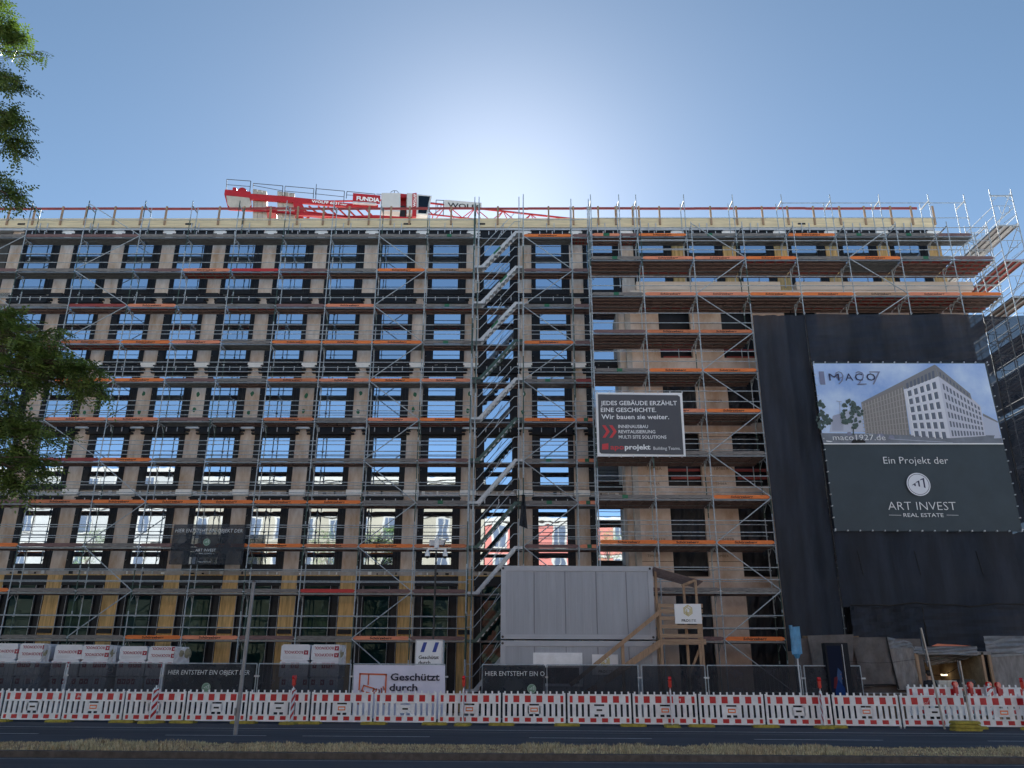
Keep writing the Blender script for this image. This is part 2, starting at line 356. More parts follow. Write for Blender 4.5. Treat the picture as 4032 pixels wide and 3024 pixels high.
# windows: one per floor type, copied along the row
def make_window(z0, z1, off, floor):
    W = 1.98; H = z1-z0
    b = MB()
    g0, g1 = off-.68, off+.68
    Y0 = -.10
    b.box(-W/2, g0, Y0, .30, -.28, H+.1, DARKF); b.box(g1, W/2, Y0, .30, -.28, H+.1, DARKF)
    b.box(g0, g1, Y0, .30, -.28, 0, DARKF); b.box(g0, g1, Y0, .30, H, H+.1, DARKF)
    b.box(g1+.06, g1+.10, Y0-.03, Y0, -.26, H+.08, DARKF); b.box(g1+.2, g1+.23, Y0-.03, Y0, -.26, H+.08, DARKF); b.box(g0-.10, g0-.06, Y0-.03, Y0, -.26, H+.08, DARKF)
    b.box(-W/2+.02, W/2-.02, Y0-.05, Y0-.001, -.30, -.24, DARKF)
    o = b.build('window', bld, (0, 38.6, z0))
    b = MB(); b.box(g0, g1, -.06, .0, 0, H, GLASS); b.build('pane', o, (0, 38.6, z0))
    b = MB(); b.box(-1.0, 1.0, -.26, .1, H+.10, H+.52, DARKF); b.box(-1.05, 1.05, -.30, -.26, H+.44, H+.50, DARKF)
    for s in (-1, 1):
        b.box(s*1.08-.08, s*1.08+.08, -.22, .1, H+.12, H+.2, DARKF); b.box(s*1.1-.1, s*1.1+.1, -.20, .1, H+.28, H+.36, DARKF)
    for u in (-.55, .12, .66): b.box(u-.02, u+.02, -.30, -.262, H+.22, H+.44, ZINC)
    b.build('shutter_box', o, (0, 38.6, z0))
    return o
XW = [-25.66+2.735*k for k in range(11)]      # windows between pillars
XWT = XW+[4.42+2.735*k for k in range(7)]
for fi, (z0, z1) in enumerate(FL):
    w0 = make_window(z0, z1, (-.10, .10, -.06, .06, -.04)[fi], fi); first = True
    for x in (XWT if fi == 0 else XW+[4.42]):
        if first: w0.location.x = x-ORI[bld.name].x; ORI[w0.name].x = x; [ORI[k.name].__setattr__('x', x) for k in w0.children]; first = False
        else: dup_tree(w0, bld, (x, ORI[w0.name].y, z0))
# ground floor shop windows
for j, x in enumerate(XW+[4.42]):
    if j == 0:
        b = MB()
        for u in (-.98, -.62, .60, .94): b.box(u-.03, u+.03, -.1, .25, 0, 5.9, DARKF)
        b.box(-1, 1, -.12, .25, 5.45, 5.9, DARKF); b.box(-1, 1, -.1, .25, .0, .12, DARKF); b.box(-1, 1, -.1, .25, 3.0, 3.06, DARKF)
        for u in (-1.0, -.66, .57, .97): b.box(u, u+.012, -.125, -.1, .1, 5.45, ZINC)
        b.box(-.98, -.62, 0, .25, .1, 5.5, DARKF); b.box(.6, .94, 0, .25, .1, 5.5, DARKF)
        sw = b.build('shop_window', bld, (x, 38.6, 0))
        b = MB(); b.box(-.62, .6, -.03, .03, .12, 5.45, GLASSG); b.build('pane', sw, (x, 38.6, 0))
    else: dup_tree(sw, bld, (x, 38.6, 0))
# roof: glulam edge beam, zinc band, and the set-back top storey of the right wing
b = MB(); b.box(-75, 22.35, 38.30, 38.75, 24.27, 24.82, CLT)
for u in (-26.9, -6.0, -17.8, -2.0, 15.2): b.box(u-.2, u+.2, 38.28, 38.30, 24.42, 24.52, BLACK)
b.build('roof_beam', bld)
b = MB(); b.box(-75, 22.3, 38.36, 38.7, 24.12, 24.262, ZINC)
for x in XWT:
    b.box(x+.9, x+1.85, 38.40, 38.44, 23.6, 24.1, FOAM); b.box(x-.2, x-.16, 38.25, 38.36, 23.95, 24.5, ZINC); b.box(x+.2, x+.24, 38.25, 38.36, 23.95, 24.5, ZINC)
b.build('eaves_band', bld)
b = MB(); b.box(-75, 22.3, 38.4, 60, 24.3, 24.6, COREM); b.build('roof', bld)
for k in range(7):
    x = 5.79+2.735*k; b = MB(); b.box(x-.34, x+.34, YF-.02, YF+.3, 20.3, 24.1, PILLARY if k else PILLAR); b.build('pillar', bld)
# right wing: plywood front standing forward, with openings hung with black sheet
YW = 36.95
OPX = [(6.95, 8.52), (10.05, 11.6), (13.2, 14.8), (16.4, 18.0), (19.4, 21.0)]
wing = thing('plywood_wing', (14, 38, 0), 'projecting right wing clad in brown plywood with black sheeted openings', 'building')
wl = MB(); edges = [5.55]+[e for o in OPX for e in o]+[22.3]
for a, c in zip(edges[::2], edges[1::2]):
    wl.box(a, c, YW, YW+.25, 0.05, 19.2, PLY)
    for k in range(1, 7): wl.box(a, c, YW-.003, YW, 2.9*k+.6, 2.9*k+.62, DARKF)
wl.box(5.3, 5.55, YW-.02, 38.5, 0.05, 19.2, CONC); wl.box(5.02, 5.3, YW+.35, 38.5, .05, 19.2, PILLAR)
BZ = [(18.9, 19.2), (15.55, 16.2), (12.4, 12.9), (9.3, 9.85), (5.2, 5.75)]
for a, c in OPX:
    for z0, z1 in BZ: wl.box(a, c, YW+.01, YW+.25, z0, z1, PLY)
for j in range(5):
    for k in range(4):
        wl.text('TIMBER', 5.95+3.1*j, YW-.004, 17.2-3.3*k, .16, mat('faded_print', (.22, .155, .11), .9), 'l'); wl.text('TIMBER', 6.4+3.1*j-.2*k, YW-.004, 16.5-3.3*k, .12, MATS['faded_print'], 'l')
wl.build('wall', wing)
b = MB(); b.box(5.3, 22.3, 37.6, 38.9, 0, 19.2, BLACK); b.build('inner_wall', wing)
LEDGE = mat('pale_lime_board', (.72, .63, .55), .85, 0, .12, 1.5, (.4, 2, 4))
b = MB(); b.box(5.6, 22.6, YW-.18, 38.5, 19.2, 19.75, LEDGE); b.box(5.9, 13.1, YW-.26, YW+.3, 19.75, 20.2, LEDGE); b.box(13.9, 22.7, YW-.26, YW+.3, 19.75, 20.2, LEDGE); b.build('ledge', wing)
rs = random.Random(5)
for a, c in OPX[:3]:
    for q, (zt, zb) in enumerate(((15.5, 13.2), (12.3, 10.9), (9.2, 5.8), (5.1, 1.6))):
        if q == 1 and a < 8: continue
        b = MB(); x1 = c-.02; x0 = a+.02
        b.sheet([(x0, YW+.12, zb+rs.uniform(.0, .5)), (x1, YW+.12, zb+rs.uniform(0, .2)), (x1, YW+.1, zt-.05), (x0, YW+.1, zt-.05)], BLACK, 16, 12, .09, 2.3, rs.random()*99)
        b.build('black_sheet', wing)
    for z in (10.95, 17.0, 3.0):
        b = MB(); b.box(a, c, YW+.3, YW+.36, z-.35, z-.22, REDW); b.box(a+.2, c, YW+.3, YW+.36, z-.72, z-.6, REDW); b.tube((a+.95, YW+.28, z-1.2), (a+.95, YW+.28, z), .025, STEEL); b.build('inner_guard_rail', wing)
# guard rail standing along the roof edge
for xs, x1, lab in ((-29.5, 21.9, 'red board guard rail on timber posts along the roof edge'),):
    gr_ = thing('roof_guard_rail', (0, 38.2, 24.45), lab, 'guard rail')
    b = MB()
    for k in range(17):
        x = -29.5+3.0*k; b.box(x, x+3.02, 38.26+.002*(k % 2), 38.29+.002*(k % 2), 25.33+.01*(k % 3), 25.47+.01*(k % 3), REDW)
    b.build('board', gr_)
    pp = None
    for px in [30, 130, 240, 335, 447, 553, 650, 860, 957, 1062, 1170, 1272, 1373, 1452, 1538, 1612, 1776, 1871, 1960, 2160, 2258, 2356, 2425, 2492, 2517, 2598, 2800, 2902, 3004, 3104, 3207, 3310, 3408, 3512, 3593, 3680]:
        x = at(px, 860, 38.25).x
        if pp is None: b = MB(); b.box(-.05, .05, -.06, .0, -.02, 1.12, TIMB); pp = b.build('post', gr_, (x, 38.30-.005, 24.42))
        else: dup(pp, gr_, (x, 38.295+.0, 24.42))
# ------------------------------------------------------------------ scaffolds
TZ = .03
_proto = {}
def toe_mesh(kind, L):
    k = ('toe', kind, round(L, 2))
    if k in _proto: return _proto[k]
    b = MB(); c = TB[kind]; h = .16; n = .11
    b.slab([(.03, .04), (.03+n, 0), (L-.03-n, 0), (L-.03, .04), (L-.03, h-.04), (L-.03-n, h), (.03+n, h), (.03, h-.04)], 0, .03, c)
    if kind in 'opdt' and L > 2: b.text('Schürzeberg', L/2, -.003, .03, .10, INK, 'c', width=.96, bold=.03, shear=.1)
    if kind == 'g' and L > 2 and len(_proto) % 2: b.box(L*.42, L*.52, -.004, 0, .0, h, STICK)
    if kind in 'op' and L < 1.5: b.box(L*.4, L*.62, -.004, 0, 0, h, STICK)
    _proto[k] = b.mesh('toe_board'); return _proto[k]
def deck_mesh(kind, L, D):
    k = ('deck', kind, round(L, 2), D)
    if k in _proto: return _proto[k]
    b = MB(); n = max(1, round(D/.33)); wd = D/n
    for i in range(n):
        mt = {'s': DECKS, 'w': DECKW, 'r': DECKR, 'x': DECKW if i else DECKR}[kind]
        y = i*wd+.012
        if kind == 's':
            b.box(.04, L-.04, y, y+wd-.024, -.012, 0, mt)
            for q in (0, .5, 1): b.box(.04, L-.04, y+(wd-.054)*q, y+(wd-.054)*q+.03, -.07, -.012, mt)
        else:
            b.box(.04, L-.04, y+.03, y+wd-.05, -.02, 0, mt); b.box(.03, L-.03, y, y+.03, -.075, 0, DECKS if i == 0 else DECKW); b.box(.03, L-.03, y+wd-.05, y+wd-.024, -.075, 0, DECKW)
            for q in range(1, 5): b.box(L*q/5-.03, L*q/5+.03, y+.03, y+wd-.05, -.055, -.02, DECKW)
    _proto[k] = b.mesh('deck'); return _proto[k]
def rail_mesh(L, front, hs=(.5, 1.0)):
    k = ('rail', round(L, 2), front, hs)
    if k in _proto: return _proto[k]
    b = MB()
    for h in hs:
        b.tube((.02, 0, h), (L-.02, 0, h), .019, STEEL, 6)
        for s in (.05, L-.05): b.tube((s-.05, 0, h), (s+.05, 0, h), .024, STEEL, 6)
    _proto[k] = b.mesh('railing'); return _proto[k]
def frame_mesh(z0, z1, D, levels, dirx=1, green=0):
    b = MB(); rg = random.Random(int(z1*100+D*10+green*7))
    for y in (0, D):
        z = z0
        while z < z1-.05:
            zn = min(z+2.0, z1); b.tube((0, y, z), (0, y, zn), .0242, STEELG if rg.random() < green else STEEL, 8, cap=False); b.tube((0, y, z-.02), (0, y, z+.10), .03, STEEL, 8); z = zn
        b.tube((0, y, z1-.25), (0, y, z1), .02, STEEL, 6)
    for z in levels:
        if z > z1+.01: continue
        b.box(-.025, .025, 0, D, z-.11, z-.06, STEEL)
        for y, s in ((0, 1), (D, -1)):
            if z > z1-.6: continue
            b.tube((0, y, z-.42), (0, y+s*D*.42, z-.09), .017, STEEL, 5)
            b.box(-.045, .045, y-.04, y+.04, z+.02, z+.06, STEEL); b.tube((-.05, y-.03, z+.5), (.05, y-.03, z+.5), .026, STEEL, 6); b.tube((-.05, y-.03, z+1.), (.05, y-.03, z+1.), .026, STEEL, 6)
    return b.mesh('frame')
def place(me, name, parent, loc):
    return link(name, me, parent, loc)
YS = 37.16; LV = [23.02-2*n for n in range(11)]; D1 = .73
LX = [-28.75, -25.75, -22.75, -19.75, -17.25, -14.75, -12.25, -9.75, -7.25, -4.75, -2.30]
TOE = ['gmmggggggg', 'mggmpRmgot', 'ggrpggmpgg', 'gmdopgooog', 'ggoomgdpop', 'ggppmgdgpo', 'ggrogggggm', 'gmdooooogg', 'gomgmoodod', 'gogggggRmm', 'ggggopmgpm']
DK = ['ssssssssss', 'ssssrxxwww', 'wwwxwxwwxx', 'wxrxsssssw', 'wwxsswsssss', 'wwwwswwwrr', 'wrwwwwxxww', 'wwwwwwwwww', 'wwwwwwwwww', 'wwwwwwwrww', 'wwwwwwwwww']
scf = thing('scaffold', (-15, 37.5, 0), 'wide steel scaffold with orange and grey toe boards before the long left facade', 'scaffold')
for n, z in enumerate(LV):
    xl = at(0, (930, 1071, 1208, 1352, 1500, 1655, 1812, 1985, 2158, 2342, 2526)[n], YS).x
    for i in range(10):
        x0, x1 = LX[i], LX[i+1]; L = x1-x0
        if x1 < xl-.3: continue
        place(toe_mesh(TOE[n][i], L), 'toe_board', scf, (x0, YS-.02, z+.0)); place(deck_mesh(DK[n][i], L, D1), 'deck', scf, (x0, YS, z-.01))
        place(rail_mesh(L, 1), 'railing', scf, (x0, YS-.03, z))
        if n >= 3: place(rail_mesh(L, 0), 'inner_railing', scf, (x0, YS+D1+.03, z+.03))
for i, x in enumerate(LX):
    zt = 25.2 if i < 9 else 25.0
    place(frame_mesh(.1, zt, D1, LV+[25.0], green=(.15, .6, .5, .55, .3, .45, .3, .15, .2, .35, .4)[i]), 'frame', scf, (x, YS, 0))
def brace(parent, a, bq):
    b = MB(); b.tube(a, bq, .024, STEEL, 6); b.build('diagonal_brace', parent)
def zz(parent, xa, xb, ztop, levels, y):
    pts = [(xb, y, ztop)]; s = 0
    zs = levels
    for k in range(len(zs)-1):
        a, c = (xa, xb) if k % 2 == 0 else (xb, xa); brace(parent, (a, y, zs[k]+.02), (c, y, zs[k+1]+.08))
yb = YS-.06
zz(scf, LX[2], LX[3], 0, [25.0]+LV[:6], yb)
brace(scf, (LX[2], yb, LV[5]), (LX[3], yb, LV[6]+.1)); zz(scf, LX[3], LX[4], 0, LV[6:], yb)
zz(scf, LX[8], LX[9], 0, LV+[1.0], yb)
zz(scf, LX[1], LX[0], 0, LV[:4], yb)
# narrow tower bays right of the stairs
MX = [.25, 2.76, 3.68]
mid = thing('scaffold', (2, 37.5, 0), 'narrow two bay steel scaffold between the stair tower and the large banner', 'scaffold')
TM = ['om', 'mm', 'gm', 'om', 'gr', 'op', 'gp', 'gp', 'mp', 'gg', 'gg']; DM = ['sr', 'ww', 'ww', 'sw', 'sr', 'ww', 'ww', 'ws', 'ww', 'ww', 'ww']
for n, z in enumerate(LV):
    for i in range(2):
        L = MX[i+1]-MX[i]
        place(toe_mesh(TM[n][i], L), 'toe_board', mid, (MX[i], YS-.02, z)); place(deck_mesh(DM[n][i], L, D1), 'deck', mid, (MX[i], YS, z-.01)); place(rail_mesh(L, 1), 'railing', mid, (MX[i], YS-.03, z))
        if n >= 3: place(rail_mesh(L, 0), 'inner_railing', mid, (MX[i], YS+D1+.03, z+.03))
for i, x in enumerate(MX): place(frame_mesh(.1, 25.6 if i < 1 else 25.3, D1, LV, green=(.1, .5, .2)[i]), 'frame', mid, (x, YS, 0))
zz(mid, MX[0], MX[1], 0, LV+[1.0], yb)
# stair tower
st = thing('stair_tower', (-1, 36.8, 0), 'zigzag stair tower with pale metal flights between the two scaffolds', 'stair tower')
YT = 36.5
for x in (-2.27, -2.05, .02, .24):
    b = MB()
    for y in (YT, YT+.62):
        z = .1
        while z < 24.9: b.tube((x, y, z), (x, y, min(z+2, 25.0)), .0242, STEELG if random.random() < .25 else STEEL, 8, cap=False); b.tube((x, y, z), (x, y, z+.12), .031, STEEL, 8); z += 2
    b.build('standard', st)
for n in range(12):
    z0 = 23.0-2*n-2.02+.0
    if z0 < -.9: break
    z0 = max(z0, 0.02); z1 = z0+2.0; xa, xb = -1.83, -.14
    cf = ALU if n in (0, 1, 2, 4, 6, 8) else STEELG if n in (3, 5, 7, 9) else ALU
    fl = None
    for y in (YT+.03, YT+.56):
        b = MB(); P = [(-2.22, z0), (xa, z0), (xb, z1-.02), (.20, z1-.02)]; t = .13
        b.slab([(-2.22, z0-t*.5), (xa+.03, z0-t*.5), (xb+.05, z1-t*.7), (.2, z1-t*.7), (.2, z1+.03), (xb-.03, z1+.03), (xa-.05, z0+.05), (-2.22, z0+.05)], y, y+.03, cf)
        if n in (0, 1, 2) and y < YT+.1: q = (.35, .55, .3)[n]; b.slab([(xa+1.69*q, z0+2*q-.05), (xa+1.69*(q+.2), z0+2*(q+.2)-.05), (xa+1.69*(q+.2)-.04, z0+2*(q+.2)+.05), (xa+1.69*q-.04, z0+2*q+.05)], y-.004, y, STICK)
        b.build('stringer', st)
    b = MB()
    for k in range(9):
        u = (k+.5)/9; x = xa+(xb-xa)*u; z = z0+2*u
        b.box(x-.09, x+.11, YT+.06, YT+.56, z-.03, z, ALU); b.slab([(x-.06, z-.16), (x+.05, z-.16), (x+.11, z-.03), (x-.09, z-.03)], YT+.045, YT+.06, ALU)
    b.box(-2.22, xa, YT+.06, YT+.56, z0-.04, z0, ALU); b.box(xb, .2, YT+.06, YT+.56, z1-.06, z1-.02, ALU); b.build('treads', st)
    b = MB(); y = YT-.02
    for h in (.55, 1.05):
        b.path([(-2.24, y, z0+h), (-1.9, y, z0+h), (-.2, y, z0+h+2.0), (.12, y, z0+h+2.02)], .017, STEEL)
    b.path([(.12, y, z1+.55), (.12, y, z1+1.05)], .017, STEEL); b.path([(-1.1, y, z0+.55+.94), (-.85, y, z0+1.05+1.24-.3)], .014, STEEL)
    b.build('handrail', st)
    if 0 <= n < 11:
        place(deck_mesh('w' if n else 's', 2.5, D1), 'deck', st, (-2.28, YS+.05, LV[n]-.01))
# right wing scaffold, standing further out
YR = 35.05; DR = 1.09
RV = [20.57, 18.64, 16.70, 14.76, 12.81, 10.83, 8.86, 6.9, 4.92, 2.96]
RX = [3.48, 5.99, 8.48, 10.98, 13.47, 15.97, 18.49, 21.0, 22.95]
TR = ['gppogogm', 'gppootpo', 'mdd', 'goo', 'gpo', 'ggg', 'ggo', 'ooo', 'mgg', 'gmo']
DRK = ['wwwxwsxr', 'wwwwwrrw', 'wwwwww', 'wwww', 'wwww', 'wwww', 'wwww', 'wwww', 'wwww', 'wwww']
rsc = thing('scaffold', (13, 35.5, 0), 'deep steel scaffold stepping forward around the plywood right wing', 'scaffold')
for n, z in enumerate(RV):
    for i in range(8 if n < 2 else 3):
        L = RX[i+1]-RX[i]
        place(toe_mesh(TR[n][i], L), 'toe_board', rsc, (RX[i], YR-.02, z)); place(deck_mesh(DRK[n][i], L, DR), 'deck', rsc, (RX[i], YR, z-.01))
        if n < 8: place(deck_mesh('wxw'[i % 3], L, .66), 'inner_deck', rsc, (RX[i], YR+DR+.03, z-.02))
        place(rail_mesh(L, 1), 'railing', rsc, (RX[i], YR-.03, z))
        if n >= 5: place(rail_mesh(L, 0), 'inner_railing', rsc, (RX[i], YR+DR+.03, z+.03))
place(rail_mesh(2.5, 1, (.55, 1.05, 1.6)), 'railing', rsc, (RX[1], YR-.03, 20.57))
for i, x in enumerate(RX): place(frame_mesh(.1, 22.65 if i > 1 else 22.75, DR, RV+[22.5], green=(.1, .1, .15, .35, .1, .1, .1, .1, .1)[i]), 'frame', rsc, (x, YR, 0))
zz(rsc, RX[2], RX[3], 0, [22.5]+RV+[1.0], YR-.06)
zz(rsc, RX[6], RX[5], 0, [22.5]+RV[:2]+[16.9], YR-.06)
for i in range(0, 8):
    b = MB(); b.tube((RX[i], YR-.03, 22.3), (RX[i+1], YR-.03, 22.3), .02, STEEL); b.build('ledger', rsc)
# top lift on the set-back storey
tsc = thing('scaffold', (14, 37.5, 20.6), 'single top lift of steel scaffold frames under the right roof edge', 'scaffold')
TX = [3.81, 5.3, 6.2, 8.73, 11.3, 13.88, 16.45, 19.02, 21.61, 23.5]; TT = 'pmoggoggmg'; DT = 'wrsssssssr'
for i in range(9):
    L = TX[i+1]-TX[i]; z = 23.1
    place(toe_mesh(TT[i], L), 'toe_board', tsc, (TX[i], 37.2, z)); place(deck_mesh(DT[i], L, .9), 'deck', tsc, (TX[i], 37.22, z-.01)); place(rail_mesh(L, 1, (1.05, 1.95) if i > 4 else (1.05,)), 'railing', tsc, (TX[i], 37.17, z))
for i, x in enumerate(TX): place(frame_mesh(20.6, 25.6, .9, [23.1, 25.3], green=.05), 'frame', tsc, (x, 37.22, 0))
# return scaffold running back along the side street
rtn = thing('scaffold', (24, 39, 0), 'scaffold running back round the right corner with red deck boards', 'scaffold')
CX0, CX1 = 23.45, 24.52
def xframe(y, z0, z1):
    b = MB()
    for x in (CX0, CX1):
        z = z0
        while z < z1-.05: zn = min(z+2, z1); b.tube((x, y, z), (x, y, zn), .0242, STEEL, 8, cap=False); b.tube((x, y, z), (x, y, z+.12), .031, STEEL); z = zn
    for z in [22.5]+RV[1:] + RV[:1]+[24.2]:
        if z0 < z < z1:
            b.box(CX0, CX1, y-.025, y+.025, z-.11, z-.05, STEEL); b.tube((CX0, y, z-.45), (CX0+.35, y, z-.1), .017, STEEL); b.tube((CX1, y, z-.45), (CX1-.35, y, z-.1), .017, STEEL)
            if z > 24: continue
            for s in (0,): b.path([(CX0, y-.03, z+1.0-.0), (CX0+.2, y-.03, z+1.02), (CX1, y-.03, z+1.02)], .014, STEEL); 
            b.path([(CX0+.3, y-.03, z+1.02), (CX0+.32, y-.03, z+.62), (CX0+.75, y-.03, z+.62), (CX0+.8, y-.03, z+1.02)], .014, STEEL)
            b.tube((CX0, y-.03, z+.1), (CX1, y-.03, z+1.0), .017, STEEL); b.tube((CX0+.35, y-.03, z+.05), (CX1, y-.03, z+.55), .017, STEEL)
    b.build('frame', rtn)
YC = [35.05, 37.6, 40.15, 42.7, 45.3]
for j, y in enumerate(YC): xframe(y, .1, 24.5 if j == 0 else 23.9)
for n, z in enumerate([22.5]+RV[:6]):
    for j in range(4):
        b = MB()
        for q in range(3):
            x = CX0+.03+q*.35; mt = (ALU if n < 1 else (DECKR if n == 1 and j < 2 else DECKW) if n < 4 else DECKW)
            b.box(x, x+.33, YC[j]+.03, YC[j+1]-.03, z-.03, z, mt); b.box(x, x+.04, YC[j]+.03, YC[j+1]-.03, z-.08, z-.03, DECKS); b.box(x+.29, x+.33, YC[j]+.03, YC[j+1]-.03, z-.08, z-.03, DECKS)
        b.build('deck', rtn)
        b = MB(); b.box(CX1+.03, CX1+.06, YC[j]+.05, YC[j+1]-.05, z, z+.15, TB['g']); b.build('toe_board', rtn)
        b = MB()
        for h in (.5, 1.0):
            for x in (CX0, CX1): b.tube((x, YC[j], z+h), (x, YC[j+1], z+h), .019, STEEL)
        b.tube((CX1, YC[j], z+(.05 if j % 2 else 1.9)), (CX1, YC[j+1], z+(1.9 if j % 2 else .05)), .02, STEEL)
        b.build('railing', rtn)
# ------------------------------------------------------------------ roadside barriers, bases, beacons
def barrier_mesh(sticker, tagc=0):
    b = MB(); L = 2.02; T = .045
    b.box(.0, .05, 0, .05, .05, 1.03, WHITEP); b.box(L-.05, L, 0, .05, .05, 1.03, WHITEP)
    b.box(.05, L-.05, .004, T, .70, .985, WHITEP); b.box(.0, L, -.012, .06, .965, 1.0, WHITEP); b.box(.03, L-.03, -.01, .055, .685, .715, WHITEP)
    b.box(.05, L-.05, .004, T, .10, .275, WHITEP); b.box(.03, L-.03, -.01, .055, .265, .295, WHITEP); b.box(.0, L, -.01, .055, .075, .105, WHITEP)
    for k in range(10): x = .07+k*(L-.14)/9; b.box(x-.025, x+.025, .012, .04, 1.0, 1.085, WHITEP)
    reds = [(.07, .165), (.345, .535), (.715, .905), (1.085, 1.275), (1.455, 1.645), (1.855, 1.95)]
    for a, c in reds: b.box(a, c, -.002, .004, .735, .945, REDP); b.box(a, c, -.002, .004, .125, .25, REDP)
    gaps = [(.075, .15), (.265, .335), (.45, .52), (.635, .705)]; gaps += [(L-c, L-a) for a, c in gaps[::-1]]
    e = [.05]+[q for g in gaps[:4] for q in g]+[.80]
    for a, c in zip(e[::2], e[1::2]): b.box(a, c, .006, T-.006, .29, .69, WHITEP); b.box(L-c, L-a, .006, T-.006, .29, .69, WHITEP)
    b.box(.80, L-.80, .006, T-.006, .37, .63, WHITEP); b.box(.80, .85, .006, T-.006, .29, .69, WHITEP); b.box(L-.85, L-.80, .006, T-.006, .29, .69, WHITEP); b.box(.98, 1.04, .006, T-.006, .29, .40, WHITEP)
    sc = {'o': TB['o'], 'p': TB['p'], 'w': WHITE}[sticker]
    b.box(.89, 1.13, -.002, .006, .44, .57, sc); b.box(.92, 1.10, -.004, -.002, .475, .53, WHITE if sticker != 'w' else INK)
    b.v = [(x*1.05, y, z) for x, y, z in b.v]; return b.mesh('barrier_board')
BPROTO = {k: barrier_mesh(k) for k in 'opw'}
def leg_mesh():
    b = MB()
    for x in (.026, 2.095): b.box(x-.018, x+.018, .005, .045, -.0, .08, ZINC)
    return b.mesh('leg')
LEGM = leg_mesh()
def by(x): return 29.5-.052*x             # the line the barriers stand on
ORD = ['first', 'second', 'third', 'fourth', 'fifth', 'sixth', 'seventh', 'eighth', 'ninth', 'tenth', 'eleventh', 'twelfth', 'thirteenth', 'fourteenth', 'fifteenth', 'sixteenth', 'seventeenth']
NEAR = ['cut by the left picture edge', 'below the wrapped insulation packs', 'with a scribble on its second red block', 'half hidden by a striped beacon', 'left of the grey street post', 'in front of the fence by a red lamp', 'below the left half of the camera banner', 'below the right half of the camera banner', 'left of the grey office container', 'in front of the sheet reading HIER ENTS', 'below the container window', 'and worn marks at its top right', 'behind a slanted red topped post', 'by the fence right of the wooden steps', 'next to the dark screen column', 'behind the stack of yellow bases', 'under the round lamps of the passage', 'cut by the right picture edge']
stk = 'owopwwowoowoowpwow'
bx = -20.2; ang = math.atan(.052); nb_ = 0
bars = []
for i in range(18):
    x = bx+2.187*i; y = by(x)
    if x > 16.6: break
    t = thing('barrier', (x, y, .0), f'red and white barrier {"with orange sticker" if stk[i] == "o" else "with reddish sticker" if stk[i] == "p" else "with white plate"} {NEAR[i]}', 'barrier', 'red and white barriers along the road')
    t.rotation_euler = (random.uniform(-.02, .02), 0, -ang+random.uniform(-.012, .012))
    place(BPROTO[stk[i]], 'barrier_board', t, (x, y, .0)); place(LEGM, 'leg', t, (x, y, .0))
    if i in (2, 11, 15):
        b = MB(); rs = random.Random(i); P = [(.42 if i == 2 else 1.5 if i == 11 else .72, -.005, .80)]
        for k in range(8): P.append((P[-1][0]+rs.uniform(-.03, .06), -.005, .84+rs.uniform(-.07, .07)))
        b.path([Vector(p) for p in P], .006, WHITE, 4); b.build('scribble', t, (x, y, .0))
    bars.append(x)
def base_mesh(n=1):
    b = MB()
    for k in range(n):
        z = k*.10; lx = .42-.01*k; P = [(-lx, -.2), (-lx+.1, -.26), (lx-.1, -.26), (lx, -.2), (lx, .2), (lx-.1, .26), (-lx+.1, .26), (-lx, .2)]
        Q = [(x*.93, y*.9) for x, y in P]; N = 8
        b.add([(x, y, z) for x, y in P]+[(x, y, z+.045) for x, y in P]+[(x, y, z+.088) for x, y in Q], [tuple(range(16, 24))]+[tuple(range(8))[::-1]]+[(i, (i+1) % N, N+(i+1) % N, N+i) for i in range(N)]+[(N+i, N+(i+1) % N, 2*N+(i+1) % N, 2*N+i) for i in range(N)], YEL)
        b.box(-.07, .07, -.05, .05, z+.088, z+.094, INK)
    return b.mesh('rubber_base')
BM1 = base_mesh()
for i, x in enumerate(bars[1:]):
    if i == 14: continue
    o = place(BM1, 'rubber_base', None, (x-.03+random.uniform(-.08, .08), by(x), .005)); o.rotation_euler = (0, 0, -ang+random.uniform(-.06, .06))
    tag(o, f'yellow rubber base under the joint of the {ORD[i]} and {ORD[i+1]} roadside barrier', 'barrier base', 'yellow rubber barrier bases')
o = place(base_mesh(3), 'rubber_base', None, (14.05, 27.75, .005)); tag(o, 'pile of three yellow rubber bases holding the tall leaning sign', 'barrier base', 'yellow rubber barrier bases')
# striped beacons, two of them turned edge-on, some with a red lamp
def beacon_mesh():
    b = MB(); b.box(-.13, .13, -.02, .02, .08, 1.05, WHITEP); b.slab([(-.09, 1.05), (.09, 1.05), (.07, 1.12), (-.07, 1.12)], -.02, .02, WHITEP); b.box(-.02, .02, -.015, .015, 1.12, 1.2, WHITEP)
    for k in range(4):
        z = .12+k*.26; P = [(-.11, z), (.11, z+.2), (.11, min(z+.33, 1.03)), (-.11, z+.13)]
        b.add([(x, -.0225, zz_) for x, zz_ in P], [(0, 1, 2, 3)], REDP); b.add([(x, .0225, zz_) for x, zz_ in P], [(3, 2, 1, 0)], REDP)
    return b.mesh('panel')
BEM = beacon_mesh()
RLENS = mat('red_lamp_lens', (.60, .012, .008), .15, 0, .2, 5, coat=.6); RBODY = mat('red_lamp_body', (.55, .02, .012), .4, 0, .1, 4)
def lamp(parent, c, rot, round_=False):
    b = MB()
    if round_: b.tube((0, -.05, .16), (0, .05, .16), .1, RLENS, 14); b.tube((0, -.065, .16), (0, .065, .16), .08, RLENS, 14); b.box(-.06, .06, -.045, .045, -.16, .08, RBODY); b.box(-.025, .025, -.03, .03, -.22, -.16, RBODY)
    else: b.box(-.045, .045, -.05, .05, 0, .2, RBODY); b.tube((0, -.05, .26), (0, .05, .26), .075, RLENS, 12); b.box(-.02, .02, -.02, .02, -.06, 0, RBODY); b.box(-.05, .05, -.055, .055, .18, .22, RBODY)
    o = b.build('warning_lamp', parent, c); o.rotation_euler = (0, 0, rot); return o
